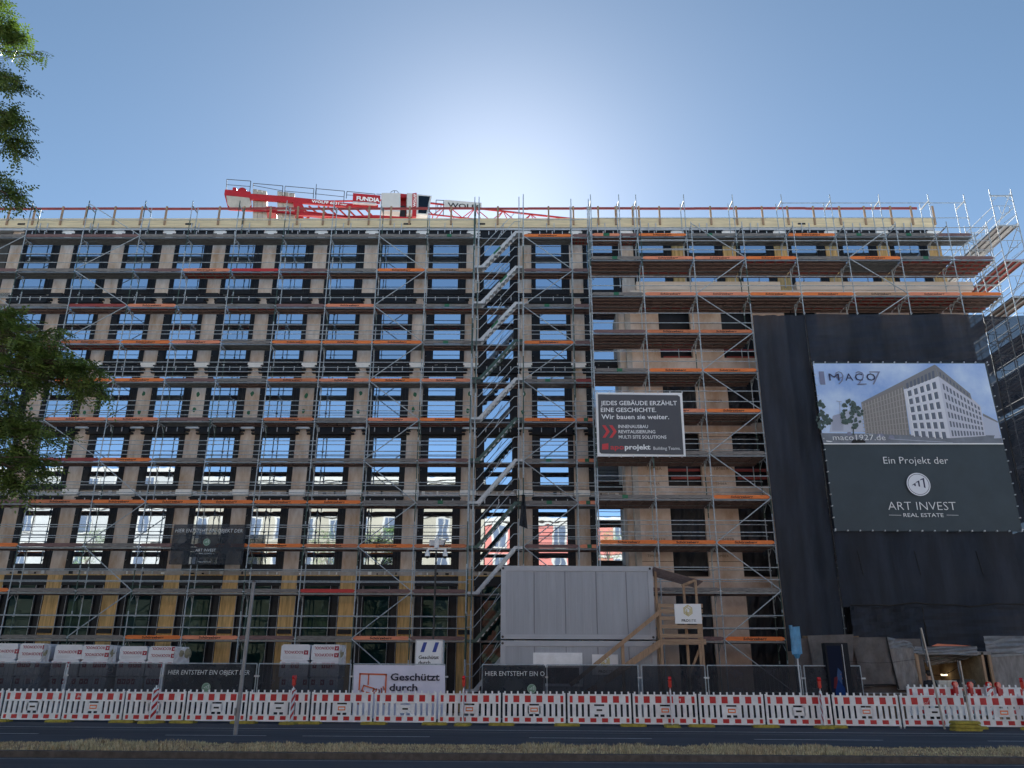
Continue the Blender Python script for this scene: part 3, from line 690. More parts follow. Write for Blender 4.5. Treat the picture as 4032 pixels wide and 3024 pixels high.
for k, (px, rot, lm, lab) in enumerate(((565, 1.12, 0, 'striped roadside beacon with slanting red bands beside the fourth barrier'), (1132, 1.3, 1, 'striped beacon with red lamp seen edge on, in front of the dark fence'), (1822, 1.5, 1, 'striped beacon with red lamp seen edge on right of the white camera banner'), (2640, 1.48, 2, 'tilted edge on beacon with bright red lamp below the wooden steps'), (3222, 1.5, 1, 'edge on beacon with red lamp left of the dark screen column'), (3994, .95, 1, 'striped beacon with orange lit lamp at the right end of the barrier row'))):
    p = at(px, 2850, 29.3); x = p.x; y = by(x)-.22; t = thing('beacon', (x, y, .02), lab, 'beacon', 'striped warning beacons'); t.rotation_euler = (0, (-.05 if lm == 2 else 0), rot)
    place(BEM, 'panel', t, (x, y, .02)); place(BM1, 'foot', t, (x, y, .0))
    if lm: lamp(t, (x, y, 1.24), 0)
# second barrier row and round lamps at the passage on the right
crR = crop(3332, 2400, 3.16)
for k, (cx, lab) in enumerate(((760, 'barrier in the rear row left of the standing person'), (1480, 'barrier in the rear row in front of the grey cabinets'))):
    p = crR(cx, 1015, 30.9); t = thing('barrier', (p.x, 30.9, .09), 'red and white plastic '+lab, 'barrier', 'red and white barriers in the rear row')
    place(BPROTO['w'], 'barrier_board', t, (p.x, 30.9, .25)); place(LEGM, 'leg', t, (p.x, 30.9, .17)); place(LEGM, 'leg', t, (p.x, 30.9, .09))
for cx, cy, lab in ((1370, 960, 'round red warning lamp in front of the pale cabinets'), (1560, 965, 'round red warning lamp against the dark bin in the passage'), (1790, 965, 'round red warning lamp leftmost of the three by the grey boards'), (1905, 970, 'round red warning lamp in the middle of the three by the grey boards')):
    p = crR(cx, cy+30, 30.7); t = thing('lamp_post', (p.x, 30.75, 0), lab, 'warning lamp', 'round red warning lamps')
    b = MB(); b.tube((p.x, 30.78, 0), (p.x, 30.78, p.z-.2), .02, ZINC); b.build('post', t); lamp(t, (p.x, 30.75, p.z), .25, True)
p = crR(1810, 1100, 30.55); t = thing('beacon', (p.x, 30.6, .15), 'striped beacon standing in the rear barrier row by the round lamps', 'beacon', 'striped warning beacons'); place(BEM, 'panel', t, (p.x, 30.6, .18)); place(BM1, 'foot', t, (p.x, 30.6, .0))

# ------------------------------------------------------------------ site fence with black mesh and printed sheets
YFN = 31.7
NETPRINT = mat('dark_banner_print', (.045, .052, .062), .7, 0, .2, 2); PALE = mat('pale_grey_print', (.74, .77, .78), .7); GRN = mat('muted_green_print', (.17, .30, .21), .7)
def logo(b, x, y, z, r, disc, mark, ring=None):
    n = 28; b.poly([(x+r*math.cos(6.2832*k/n), y, z+r*math.sin(6.2832*k/n)) for k in range(n)], disc)
    if ring:
        for k in range(n):
            a0, a1 = 6.2832*k/n, 6.2832*(k+1)/n
            b.poly([(x+q*r*math.cos(a), y-.003, z+q*r*math.sin(a)) for q, a in ((.86, a0), (.90, a0), (.90, a1), (.86, a1))], ring)
    for k, (cx, w_, h_) in enumerate(((-.45, .2, .32), (-.12, .22, .62), (.28, .26, 1.0))):
        x0 = x+cx*r; zt = z+(.12+.22*k)*r
        b.poly([(x0+.0*r, y-.004, zt-.1*r), (x0+w_*r, y-.004, zt-.0*r), (x0+w_*r, y-.004, zt-(h_)*r*.9), (x0+w_*r-.13*r, y-.004, zt-h_*r*.82), (x0+w_*r-.13*r, y-.004, zt-.16*r), (x0-.15*r, y-.004, zt-.22*r)][::-1], mark)
def fence_panel(x0, x1, lab, sheet=True, z=1.96, y=YFN, printed=None, seed=0):
    t = thing('fence_panel', ((x0+x1)/2, y, 0), lab, 'fence', 'site fence panels'); b = MB()
    for x in (x0+.04, x1-.04): b.tube((x, y, .05), (x, y, z), .021, STEEL, 8)
    b.tube((x0+.04, y, z), (x1-.04, y, z), .02, STEEL, 8); b.tube((x0+.04, y, .12), (x1-.04, y, .12), .02, STEEL, 8); b.tube((x0+.04, y, 1.05), (x1-.04, y, 1.05), .008, STEEL, 4)
    k = x0+.2
    while k < x1-.1: b.tube((k, y+.005, .12), (k, y+.005, z), .004, STEEL, 3, cap=False); k += .16
    b.build('mesh_frame', t)
    b = MB(); b.box(x0-.12, x0+.12, y-.32, y+.32, .0, .12, CONC); b.build('foot', t)
    if sheet:
        b = MB(); b.sheet([(x0+.07, y-.035, .1), (x1-.07, y-.035, .1), (x1-.07, y-.035, z-.02), (x0+.07, y-.035, z-.03)], FENCEN, 30, 14, .022, 2.6, seed); b.build('mesh_sheet', t)
    b = MB(); b.box(x1-.1, x1+.1, y-.03, y+.03, 1.5, 1.56, ZINC); b.build('clamp', t)
    return t
FX = [-23.6, -20.15, -16.65, -13.1, -9.6, -6.12]
LB = ['black sheeted fence panel at the far left below the insulation packs', 'black sheeted fence panel left of the first visible fence clamp', 'black sheeted fence panel with a pale crease below the insulation packs', 'fence panel behind the printed sheet left of the street post', 'plain black fence panel left of the white camera banner']
for i in range(5): fence_panel(FX[i], FX[i+1], LB[i], seed=i)
fence_panel(-6.1, -2.66, 'fence panel carrying the white camera banner', sheet=False)
fence_panel(-1.35, 1.0, 'fence panel behind the cut off printed sheet in front of the container', seed=11)
fence_panel(1.02, 4.45, 'black sheeted fence panel in front of the container window', seed=12); fence_panel(4.5, 6.9, 'short black sheeted fence panel below the wooden steps', seed=13); fence_panel(6.92, 10.42, 'wide black sheeted fence panel left of the blue wrapped sign', seed=14); fence_panel(10.46, 12.6, 'slanting black fence panel behind the dark screen column', seed=15)
def printed(x0, x1, z0, z1, y, lab, cut=None):
    t = thing('printed_banner', ((x0+x1)/2, y, z0), lab, 'banner'); b = MB()
    b.sheet([(x0, y, z0), (x1, y, z0), (x1, y, z1), (x0, y, z1)], seethrough('printed_mesh', (.030, .036, .046), .16, .8, .3, 1.5), 24, 10, .010, 2, x0); b.build('sheet', t)
    b = MB(); W = x1-x0 if not cut else cut; cx = x0+W/2; yy = y-.03; H = z1-z0
    b.text('HIER ENTSTEHT EIN OBJEKT DER' if not cut else 'HIER ENTSTEHT EIN O', x0+.1, yy, z1-.36, .17, PALE, 'l', width=(W-.25) if not cut else (x1-x0-.13), shear=.12 if not cut else 0, bold=-.005)
    lx = cx-.06 if not cut else x1-.5
    logo(b, lx, yy, z1-.80, .165, GRN, PALE, PALE)
    if z0 < .3 and cut: b.text('ART INVEST', lx, yy, z1-1.25, .14, PALE, 'c', width=.95)
    else: b.text('ART INVEST', lx, yy, z1-1.22, .13, PALE, 'c', width=.92); b.text('— REAL ESTATE —', lx, yy, z1-1.34, .06, PALE, 'c', width=.85); b.text('ERKENNEN   ENTWICKELN   ERSCHAFFEN', lx-.1, yy, z1-1.55, .06, MATS['dark_banner_print'], 'c', width=2.5); b.text('www.art-invest.de', lx, yy, z1-1.7, .05, PALE, 'c', width=.6)
    b.build('lettering', t); return t
printed(-12.95, -9.7, .12, 1.93, YFN-.09, 'dark printed sheet reading HIER ENTSTEHT EIN OBJEKT DER hung on the site fence')
printed(-15.72, -12.4, 6.22, 8.02, YS-.12, 'dark printed sheet with green logo hung high on the left scaffold')
printed(-1.3, 1.0, .15, 1.93, YFN-.09, 'dark cut off sheet reading HIER ENTSTEHT EIN O on the fence by the container', cut=3.3)
# white camera banner
t = thing('camera_banner', (-4.35, 31.6, .1), 'white banner with an orange camera picture reading Geschützt durch', 'banner')
LIL = mat('white_banner_cloth', (.72, .72, .86), .7, 0, .05, 1.5); ORL = mat('burnt_orange_print', (.62, .13, .05), .6); NAVY = mat('navy_print', (.015, .018, .045), .6)
b = MB(); b.sheet([(-5.98, 31.58, .12), (-2.62, 31.58, .1), (-2.68, 31.58, 1.92), (-6.03, 31.58, 1.93)], LIL, 24, 12, .018, 1.6, 4); b.build('sheet', t)
b = MB(); y = 31.54
def ln(b, pts, wd, mt, y):
    for (xa, za), (xc, zc) in zip(pts[:-1], pts[1:]):
        d = Vector((xc-xa, 0, zc-za)).normalized(); n = Vector((-d.z, 0, d.x))*wd/2; e = d*wd/2
        P = [Vector((xa, y, za))-e-n, Vector((xc, y, zc))+e-n, Vector((xc, y, zc))+e+n, Vector((xa, y, za))-e+n]; b.poly(P, mt)
ln(b, [(-5.78, .6), (-5.78, 1.62), (-4.82, 1.60), (-4.82, .6)], .055, ORL, y); ln(b, [(-5.46, 1.6), (-5.46, 1.26)], .045, ORL, y)
ln(b, [(-5.62, 1.22), (-5.24, 1.12), (-5.30, .93), (-5.68, 1.04), (-5.62, 1.22)], .045, ORL, y); ln(b, [(-5.24, 1.08), (-5.14, 1.1), (-5.18, .96), (-5.27, .98)], .04, ORL, y)
for r_ in (.1, .19, .28): ln(b, [(-5.14+r_*math.cos(a), 1.02+r_*math.sin(a)) for a in (-.75, -.4, 0, .4, .6)], .04, ORL, y)
b.text('Geschützt', -4.66, y, 1.40, .25, NAVY, 'l', width=1.80, bold=.022); b.text('durch', -4.68, y, 1.04, .25, NAVY, 'l', width=1.02, bold=.022); b.text('BauWatch', -4.68, y, .65, .235, NAVY, 'l', width=1.66, bold=.035)
b.build('lettering', t)
# camera mast
t = thing('camera_mast', (-3.3, 33, 0), 'camera tower with black pole, white dome cameras and a blue striped sign box', 'camera tower')
BLUE = mat('deep_blue_print', (.02, .06, .33), .5); WBOX = mat('white_sign_panel', (.80, .83, .86), .4, 0, .04, 4)
b = MB(); b.box(-3.95, -2.92, 33, 33.9, .3, 2.84, WBOX); b.box(-3.97, -3.93, 32.98, 33.0, .3, 2.86, ZINC); b.box(-2.94, -2.90, 32.98, 33., .3, 2.86, ZINC); b.box(-3.97, -2.9, 32.98, 33., 2.84, 2.88, ZINC); b.box(-3.97, -2.9, 33., 33.9, 2.84, 2.86, WBOX); b.build('sign_box', t)
b = MB()
for x in (-3.68, -3.22): b.poly([(x-.09, 32.995, 2.42), (x+.05, 32.995, 2.42), (x+.16, 32.995, 2.78), (x+.02, 32.995, 2.78)], BLUE)
b.text('Geschützt', -3.83, 32.995, 2.17, .13, INK, 'l', width=.78, bold=.02); b.text('durch', -3.83, 32.995, 1.98, .13, INK, 'l', width=.46, bold=.02); b.text('BauWatch', -3.83, 32.995, 1.77, .13, INK, 'l', width=.8, bold=.02); b.build('lettering', t)
b = MB(); BLK = mat('black_painted_metal', (.018, .018, .02), .45, 0, .2, 8)
z = 2.84
while z < 6.4: b.tube((-3.33, 33.4, z), (-3.33, 33.4, z+.2), .038, BLK, 8); b.tube((-3.33, 33.4, z), (-3.33, 33.4, z+.03), .05, BLK, 8); z += .2
b.build('pole', t)
b = MB(); b.box(-3.41, -3.23, 33.3, 33.5, 6.45, 6.85, WBOX); b.tube((-3.32, 33.4, 6.85), (-3.32, 33.4, 6.93), .03, WBOX); b.box(-3.62, -3.42, 33.32, 33.45, 6.55, 6.78, ZINC); b.box(-3.22, -2.98, 33.32, 33.45, 6.58, 6.78, ZINC); b.box(-3.68, -2.92, 33.36, 33.44, 6.38, 6.44, WBOX); b.beam((-3.05, 33.3, 6.5), (-2.92, 33.3, 6.8), .05, .03, BLK); b.build('head', t)
for x in (-3.68, -2.96):
    b = MB(); b.tube((x, 33.36, 6.28), (x, 33.36, 6.38), .05, WHITEP, 10); b.tube((x, 33.36, 6.12), (x, 33.36, 6.30), .105, WHITEP, 14, .09); b.ball((x, 33.36, 6.11), .085, BLK, 10, 6); b.build('dome_camera', t)
# ------------------------------------------------------------------ office containers with wooden steps
CG = mat('grey_container_panel', (.36, .385, .43), .5, 0, .10, 1.2, (3, 3, .3)); CGF = mat('grey_container_frame', (.42, .445, .49), .45, 0, .05, 2)
YK = 33.1
def container(z0, z1, lab):
    t = thing('office_container', (2.35, YK, z0), lab, 'container', 'stacked office containers'); b = MB()
    b.box(-.6, 5.28, YK+.03, YK+2.4, z0+.06, z1-.02, CG)
    for k in range(21): x = -.5+k*.28; b.box(x, x+.012, YK+.022, YK+.03, z0+.24, z1-.24, CGF)
    for x in (.62, 1.85, 3.08, 4.28): b.box(x, x+.03, YK+.018, YK+.03, z0+.2, z1-.22, mat('panel_joint', (.2, .21, .24), .6))
    b.build('wall_panels', t)
    b = MB()
    for x0, x1 in ((-.68, -.49), (5.17, 5.36)): b.box(x0, x1, YK, YK+2.43, z0, z1, CGF)
    b.box(-.49, 5.17, YK, YK+.12, z1-.2, z1, CGF); b.box(-.49, 5.17, YK, YK+.12, z0, z0+.17, CGF); b.box(-.6, 5.28, YK+.12, YK+2.4, z1-.05, z1-.01, CGF)
    for x in (-.66, 5.2): b.tube((x+.06, YK-.004, z1-.1), (x+.06, YK+.01, z1-.1), .05, BLK, 8); b.tube((x+.06, YK-.004, z0+.08), (x+.06, YK+.01, z0+.08), .05, BLK, 8)
    b.build('frame', t); return t
container(2.92, 5.72, 'upper grey office container with ribbed wall panels')
lo = container(.12, 2.86, 'lower grey office container with a shuttered white window behind the fence')
b = MB(); b.box(.58, 2.48, YK-.02, YK+.03, 1.2, 2.42, WHITEP); b.box(.72, 2.34, YK-.028, YK-.02, 1.9, 2.32, WHITE)
for k in range(8): b.box(.72, 2.34, YK-.034, YK-.028, 1.92+k*.05, 1.955+k*.05, WHITEP)
b.box(.72, 2.34, YK-.024, YK-.02, 1.3, 1.88, BLACK); b.build('window', lo)
cb = crop(2016, 2100, 1.7956); YW2 = 32.7
GOLD = mat('gold_print', (.62, .50, .10), .5)
def prosite(x0, x1, z0, z1, y, lab):
    t = thing('company_sign', ((x0+x1)/2, y, z0), lab, 'sign'); b = MB(); b.box(x0, x1, y, y+.02, z0, z1, WHITE); b.build('board', t); b = MB(); cx = (x0+x1)/2; H = z1-z0; cz = z0+H*.66
    for r_ in (.27, .2, .13):
        P = [(cx+r_*H*math.sin(a)*.9, cz+r_*H*math.cos(a)) for a in [k*math.pi/3 for k in range(7)]]
        if r_ < .25: P = P[:5]+[] if r_ < .15 else P[1:7]
        ln(b, P, .035*H, GOLD, y-.004)
    ln(b, [(cx-.06*H, cz-.2*H), (cx-.06*H, cz+.05*H)], .035*H, GOLD, y-.004)
    wv, _ = glyphs('PRO', 1, .03); b.text('PRO', cx-.36*H*1.0, y-.004, z0+H*.1, H*.13, INK, 'l', width=.33*H*1.1, bold=.03); b.text('SITE', cx+.01*H, y-.004, z0+H*.1, H*.13, MATS['dark_banner_print'], 'l', width=.36*H*1.05); b.build('lettering', t); return t
prosite(6.05, 7.08, 3.48, 4.22, YW2-.12, 'white sign with golden hexagon on the railing atop the wooden steps')
prosite(2.85, 3.85, 1.62, 2.36, YK-.06, 'white sign with golden hexagon on the lower container, half hidden by the fence')
t = thing('wooden_steps', (5.5, 33, 0), 'raw timber steps and landing beside the grey containers', 'steps'); b = MB()
def P2(x, y, Y=YW2): return cb(x, y, Y)
def bm(b, a, c, wd=.1, ht=.1, mt=TIMB): b.beam(a, c, wd, ht, mt)
for (x1, y1, x2) in ((1040, 495, 1060), (1325, 500, 1350)):
    a = P2(x1, y1); bm(b, (a.x, YW2, 0), (a.x, YW2, a.z), .09, .11)
for (x1, y1, dY) in ((1212, 360, .25), (1295, 325, .0), (1228, 640, .9), (1010, 240, .6)):
    a = P2(x1, y1, YW2+dY); bm(b, (a.x, YW2+dY, 0), (a.x, YW2+dY, a.z), .09, .09)
b.build('post', t)
b = MB()
for k, cy in enumerate((512, 550, 600, 660, 725)): a = P2(1045, cy); c = P2(1345, cy); b.box(a.x, c.x, YW2-.075, YW2-.045, a.z-.07, a.z+.07, TIMBH)
a = P2(1205, 370, YW2+.2); c = P2(1290, 335); bm(b, (a.x, YW2+.3, a.z), (c.x, YW2, c.z), .1, .1); b.build('railing_boards', t)
b = MB(); a = P2(1045, 555); c = P2(575, 932); bm(b, (a.x, YW2-.08, a.z), (c.x-.9, YW2-.08, c.z-.72), .05, .15); a = P2(780, 770); b.box(a.x-.06, a.x+.06, YW2-.05, YW2+.05, 0, a.z+.02, TIMB); b.build('handrail', t)
b = MB(); a = P2(1070, 760); c = P2(830, 925); d = (c-a); bm(b, (a.x, YW2-.02, a.z), (a.x+d.x*3.3, YW2-.02, a.z+d.z*3.3), .05, .24); bm(b, (a.x, YW2+.9, a.z), (a.x+d.x*3.3, YW2+.9, a.z+d.z*3.3), .05, .24); b.build('stringer', t)
b = MB()
for k in range(12): q = k/12*3.2; b.box(a.x+d.x*q-.14, a.x+d.x*q+.12, YW2, YW2+.9, a.z+d.z*q+.0, a.z+d.z*q+.05, TIMBH)
b.box(5.45, 7.2, YW2-.04, YW2+1.3, 2.86, 2.92, TIMBH); b.box(5.45, 7.2, YW2-.05, YW2-.0, 2.72, 2.86, TIMBH); b.build('treads', t)
b = MB(); a = P2(1090, 930); bm(b, (6.55, YW2+.1, 1.7), (7.02, YW2+.1, 2.72), .08, .08); bm(b, (5.68, YW2+.1, 2.0), (6.0, YW2+.1, 1.2), .08, .08); b.build('knee_brace', t)
b = MB()
for k in range(10): y = YW2-.02+.16*k; b.beam((5.35, y, 5.62-.012*k), (7.25, y, 5.08-.01*k), .05, .03, DECKW)
b.build('roof_slats', t)
# ------------------------------------------------------------------ wrapped insulation packs on pallets
WRAP = mat('white_wrap_print', (.74, .75, .80), .35, 0, .07, 2.5, bump=.15); WRAPS = seethrough('stretch_film', (.62, .65, .72), .25, .25, .2, 3); BURG = mat('burgundy_print', (.34, .02, .05), .6); WOOL = mat('mineral_wool', (.22, .21, .15), .95, 0, .3, 14, bump=.4); PGREY = mat('pale_print', (.5, .5, .53), .7)
def pallet(x0, x1, ztop, lab, end=False, seed=0):
    y = 33.9; t = thing('insulation_pallet', ((x0+x1)/2, y, 0), lab, 'insulation pallet', 'pallets of wrapped insulation'); rs = random.Random(seed); n = 2; W = (x1-x0)/n; b = MB()
    b.box(x0, x1, y, y+1.15, 0, .12, TIMBH); b.build('pallet', t)
    for k in range(n):
        a = x0+k*W; b = MB(); zs = [.12, .8, 1.5, 2.12, ztop]
        for j in range(4):
            dx = rs.uniform(-.03, .03); z0, z1 = zs[j], zs[j+1]; r_ = .04
            b.slab([(a+.02+dx, z0+.02), (a+r_+dx, z0), (a+W-r_+dx, z0), (a+W-.02+dx, z0+.02), (a+W-.02+dx, z1-.07), (a+W-.1+dx, z1-.005), (a+.1+dx, z1-.005), (a+.02+dx, z1-.07)], y-.04*(j == 2), y+1.1, WRAP)
            yy = y-.045*(j == 2)-.004
            if j == 3:
                zc = (z0+z1)/2
                for zt in ((zc-.16, zc+.1) if k else (zc-.06,)):
                    b.text('ROCKWOOL', a+.14+dx, yy, zt, .11, BURG, 'l', width=.75, bold=.025, flip=True); b.box(a+.93+dx, a+1.1+dx, yy-.002, yy+.004, zt-.03, zt+.13, BURG)
                    b.poly([(a+.97+dx, yy-.004, zt+.1), (a+1.015+dx, yy-.004, zt), (a+1.06+dx, yy-.004, zt+.1), (a+1.015+dx, yy-.004, zt+.05)], WHITE)
                for q in range(3): b.box(a+.1, a+W-.2-rs.random()*.4, yy-.001, yy+.003, z0+.05+.035*q, z0+.058+.035*q, PGREY)
            else:
                u = a+.1
                while u < a+W-.22:
                    b.box(u+dx, u+.15+dx, yy-.002, yy+.004, z1-.3, z1-.1, BURG); b.poly([(u+.03+dx, yy-.004, z1-.14), (u+.075+dx, yy-.004, z1-.26), (u+.12+dx, yy-.004, z1-.14), (u+.075+dx, yy-.004, z1-.2)], WHITE); u += rs.choice([.18, .36, .42])
        b.build('wrapped_pack', t)
    for q in range(3 if end else 1): b = MB(); b.ball((x1+.05+.2*q, y+.08, 2.34), .15, WOOL, 10, 6, 1.5); b.build('wool_end', t)
    b = MB(); b.sheet([(x1-.03, y-.07, 1.9), (x1+(.6 if end else .26), y-.02, 1.9), (x1+(.5 if end else .22), y+.02, ztop-.03), (x1-.03, y-.06, ztop-.02)], WRAPS, 8, 8, .03, 2, seed); b.build('film', t)
pallet(-23.6, -21.3, 2.70, 'wrapped insulation pallet cut by the left picture edge', seed=1); pallet(-20.95, -18.85, 2.72, 'wrapped insulation pallet leftmost of the full ones, dark wool at its end', seed=2); pallet(-18.45, -16.2, 2.68, 'wrapped insulation pallet in the middle of the left row', seed=3); pallet(-15.85, -13.6, 2.63, 'wrapped insulation pallet at the right end of the left row with rolled ends showing', end=True, seed=4); pallet(-9.4, -7.05, 2.72, 'single wrapped insulation pallet standing alone behind the dark fence', seed=5)
# ------------------------------------------------------------------ posts and signs
t = thing('street_post', (-7.89, 24.6, 0), 'bare grey street post rising from the dry grass edge', 'post'); b = MB(); GP = mat('grey_painted_post', (.26, .265, .28), .5, .2, .15, 5)
b.tube((-7.89, 24.6, 0), (-7.83, 24.6, 4.17), .062, GP, 14, .052); b.build('pole', t); b = MB(); b.tube((-7.83, 24.6, 4.17), (-7.83, 24.6, 4.20), .055, BLK, 12); b.build('cap', t); b = MB(); b.box(-7.96, -7.93, 24.5, 24.56, .5, .7, GP); b.build('hatch', t)
b = MB(); t = thing('wrapped_sign', (10.15, 31.2, 0), 'road sign wrapped in bright blue plastic on a thin post', 'sign'); b.tube((10.14, 31.2, 0), (10.14, 31.2, 3.3), .03, ZINC, 10); b.build('post', t)
BLUEP = mat('blue_plastic_bag', (.09, .30, .52), .4, 0, .2, 3, bump=.5); b = MB()
for s in (-1, 1): b.sheet([(9.98, 31.2+.05*s, 2.34), (10.32, 31.2+.05*s, 2.36), (10.33, 31.2+.04*s, 3.32), (9.98, 31.2+.04*s, 3.30)], BLUEP, 10, 24, .03, 1.2, 3)
b.tube((10.14, 31.2, 2.2), (10.14, 31.2, 2.36), .06, BLUEP, 10, .14); b.box(9.98, 10.05, 31.1, 31.3, 3.22, 3.36, BLUEP); b.build('bag', t)
SGR = mat('grey_sign_back', (.055, .062, .072), .45, .2, .2, 4); SGW = mat('white_sign_front', (.75, .72, .66), .5)
def sign(px0, py0, Y, px1, py1, shape, lab):
    a = at(px0, py0, Y); a.z = .05; c = at(px1, py1, Y); t = thing('road_sign', a, lab, 'sign'); b = MB(); b.tube(a, c, .032, mat('warm_grey_post', (.42, .39, .36), .45, .4, .15, 6), 10); b.build('post', t)  # sign posts in one warm grey, slightly mottled
    u = (c-a).normalized(); sd = Vector((.55, .83, 0)); b = MB()
    if shape == 3: P = [c+u*.02-u*.0, c-u*.78+sd*.45, c-u*.78-sd*.45]; Q = [c-u*.86-sd*.26, c-u*.86+sd*.26, c-u*1.2+sd*.26, c-u*1.2-sd*.26]; sets = (P, Q)
    else: P = [c-u*.32+(u*math.cos(k*.3927)+sd*math.sin(k*.3927))*.33 for k in range(16)]; Q = [c-u*.9-sd*.25, c-u*.9+sd*.25, c-u*1.25+sd*.25, c-u*1.25-sd*.25]; sets = (P, Q)
    nrm = u.cross(sd).normalized()
    for S_ in sets:
        n = len(S_); V = [p+nrm*.03 for p in S_]+[p+nrm*.045 for p in S_]; b.add(V, [tuple(range(n)), tuple(range(n, 2*n))[::-1]]+[(i, n+i, n+(i+1) % n, (i+1) % n) for i in range(n)], SGR)
    b.build('sign_plate', t); b = MB()
    for z_ in (.68, 1.05): q = c-u*z_; b.beam(q-sd*.16+nrm*.02, q+sd*.16+nrm*.02, .02, .04, ZINC)
    b.build('bracket', t)
sign(3722, 2885, 27.8, 3626, 2472, 3, 'tall leaning road sign with triangular plate seen from behind'); sign(3828, 2876, 27.9, 3777, 2602, 0, 'shorter leaning road sign with round plate seen from behind')
# dark screen column
a4 = crop(3024, 2100, 1.7956); p = a4(405, 790, 31.5); q = a4(525, 790, 31.5); t = thing('screen_column', ((p.x+q.x)/2, 31.5, 0), 'tall dark advertising column with a blue and red picture behind its glass', 'advertising column')
xa, xb, zt = p.x-.02, p.x+.82, p.z+.08; b = MB(); b.box(xa, xb, 31.5, 31.85, 0, zt, mat('anthracite_housing', (.022, .024, .03), .6, 0, .15, 4, spec=.1)); b.build('housing', t)
b = MB(); b.box(xa+.06, xa+.56, 31.493, 31.5, .25, zt-.1, mat('dark_poster', (.008, .013, .035), .6, spec=.1)); 
for pts, c in (([(.12, .6), (.5, .5), (.5, 1.2), (.3, 1.5), (.15, 1.1)], (.01, .04, .16)), ([(.2, 1.3), (.42, 1.2), (.45, 1.75), (.33, 1.9)], (.05, .10, .22)), ([(.1, 1.2), (.25, 1.15), (.28, 1.6), (.16, 1.55)], (.12, .02, .03)), ([(.3, 1.5), (.46, 1.5), (.42, 1.7)], (.30, .12, .05))):
    b.poly([(xa+.04+x, 31.490-.001*k, z) for k, (x, z) in enumerate(pts)][:], mat('poster_ink_%d' % int(c[0]*1000), c, .6, spec=.1))
b.build('poster', t); b = MB(); b.box(xa+.62, xa+.64, 31.49, 31.5, .1, zt-.05, ZINC); b.build('edge_strip', t)
# ------------------------------------------------------------------ scaffold nets, banners
YN = 34.92
def net(x0, x1, z0, z1, y, lab, mt=NET, seed=0, amp=.06, nu=60, nv=50, kx=3.1, corners=None):
    t = thing('scaffold_net', ((x0+x1)/2, y, z0), lab, 'scaffold net', 'black nets over the right scaffold'); b = MB()
    b.sheet(corners or [(x0, y, z0), (x1, y, z0), (x1, y, z1), (x0, y, z1)], mt, nu, nv, amp, kx, seed); b.build('net_sheet', t)
    b = MB(); b.path([Vector((x1+.02+.02*math.sin(k*1.7), y-.02, z0+(z1-z0)*k/9)) for k in range(10)], .022, INK, 5); b.build('seam', t)
    return t
net(11.0, 13.40, 2.55, 17.55, YN, 'narrow black scaffold net left of the building banner', seed=1)
net(13.46, 21.75, 15.2, 17.6, YN, 'wide black scaffold net above the building banner', seed=2, nv=16)
net(13.46, 21.75, 4.3, 15.3, YN-.02, 'black scaffold net behind and below the large building banner', seed=3, nv=30)
net(13.75, 16.7, 2.55, 4.36, YN, 'small black net flap low down between the banner and the plywood hoarding', seed=4, nv=14, nu=20)
net(16.75, 26.5, 2.45, 4.36, YN-.02, 'long low black net above the passage entrance', seed=6, nv=14)
net(21.8, 26.5, 4.3, 17.5, YN, 'thin see-through black net over the corner scaffold', mt=NETT, seed=7)
t = thing('scaffold_net', (24.65, 40, 4), 'black net strips and unseen end net added to darken the side street scaffold', 'scaffold net', 'black nets over the right scaffold')
for za, zb in ((2.5, 8.3), (8.7, 11.0), (11.3, 13.8), (14.1, 15.9), (16.4, 17.3)):
    b = MB(); b.box(24.64, 24.66, 35.1, 45.2, za, zb, NET); b.build('net_sheet', t)  # strips added to block bright sky behind the corner scaffold
b = MB(); b.box(22.4, 24.63, 45.4, 45.42, 2.5, 17.4, NET); b.build('net_sheet', t)  # added end net, out of view, keeps sun off the corner frames
t = thing('scaffold_net', (17.5, 34.86, 4.36), 'row of dark slits and a sagging seam in the black net under the building banner', 'net seam')
b = MB(); b.path([Vector((13.75+.55*k, 34.86, 4.38-.05*math.sin(k*.9)+.03*(k % 3))) for k in range(15)], .03, INK, 5); b.build('seam', t)
for x in (14.35, 16.75, 19.35): b = MB(); b.path([Vector((x+.03*k, 34.85, 6.6-.25*k)) for k in range(5)], .016, INK, 5); b.build('slit', t)
t = thing('net_scrap', (.15, 36.35, 8), 'torn scrap of black net hanging on the stair tower beside the middle scaffold', 'net scrap'); b = MB(); b.sheet([(.05, 36.38, 7.9), (.42, 36.38, 7.75), (.30, 36.38, 9.3), (.18, 36.38, 9.3)], BLACK, 8, 14, .05, 2, 3); b.build('sheet', t)
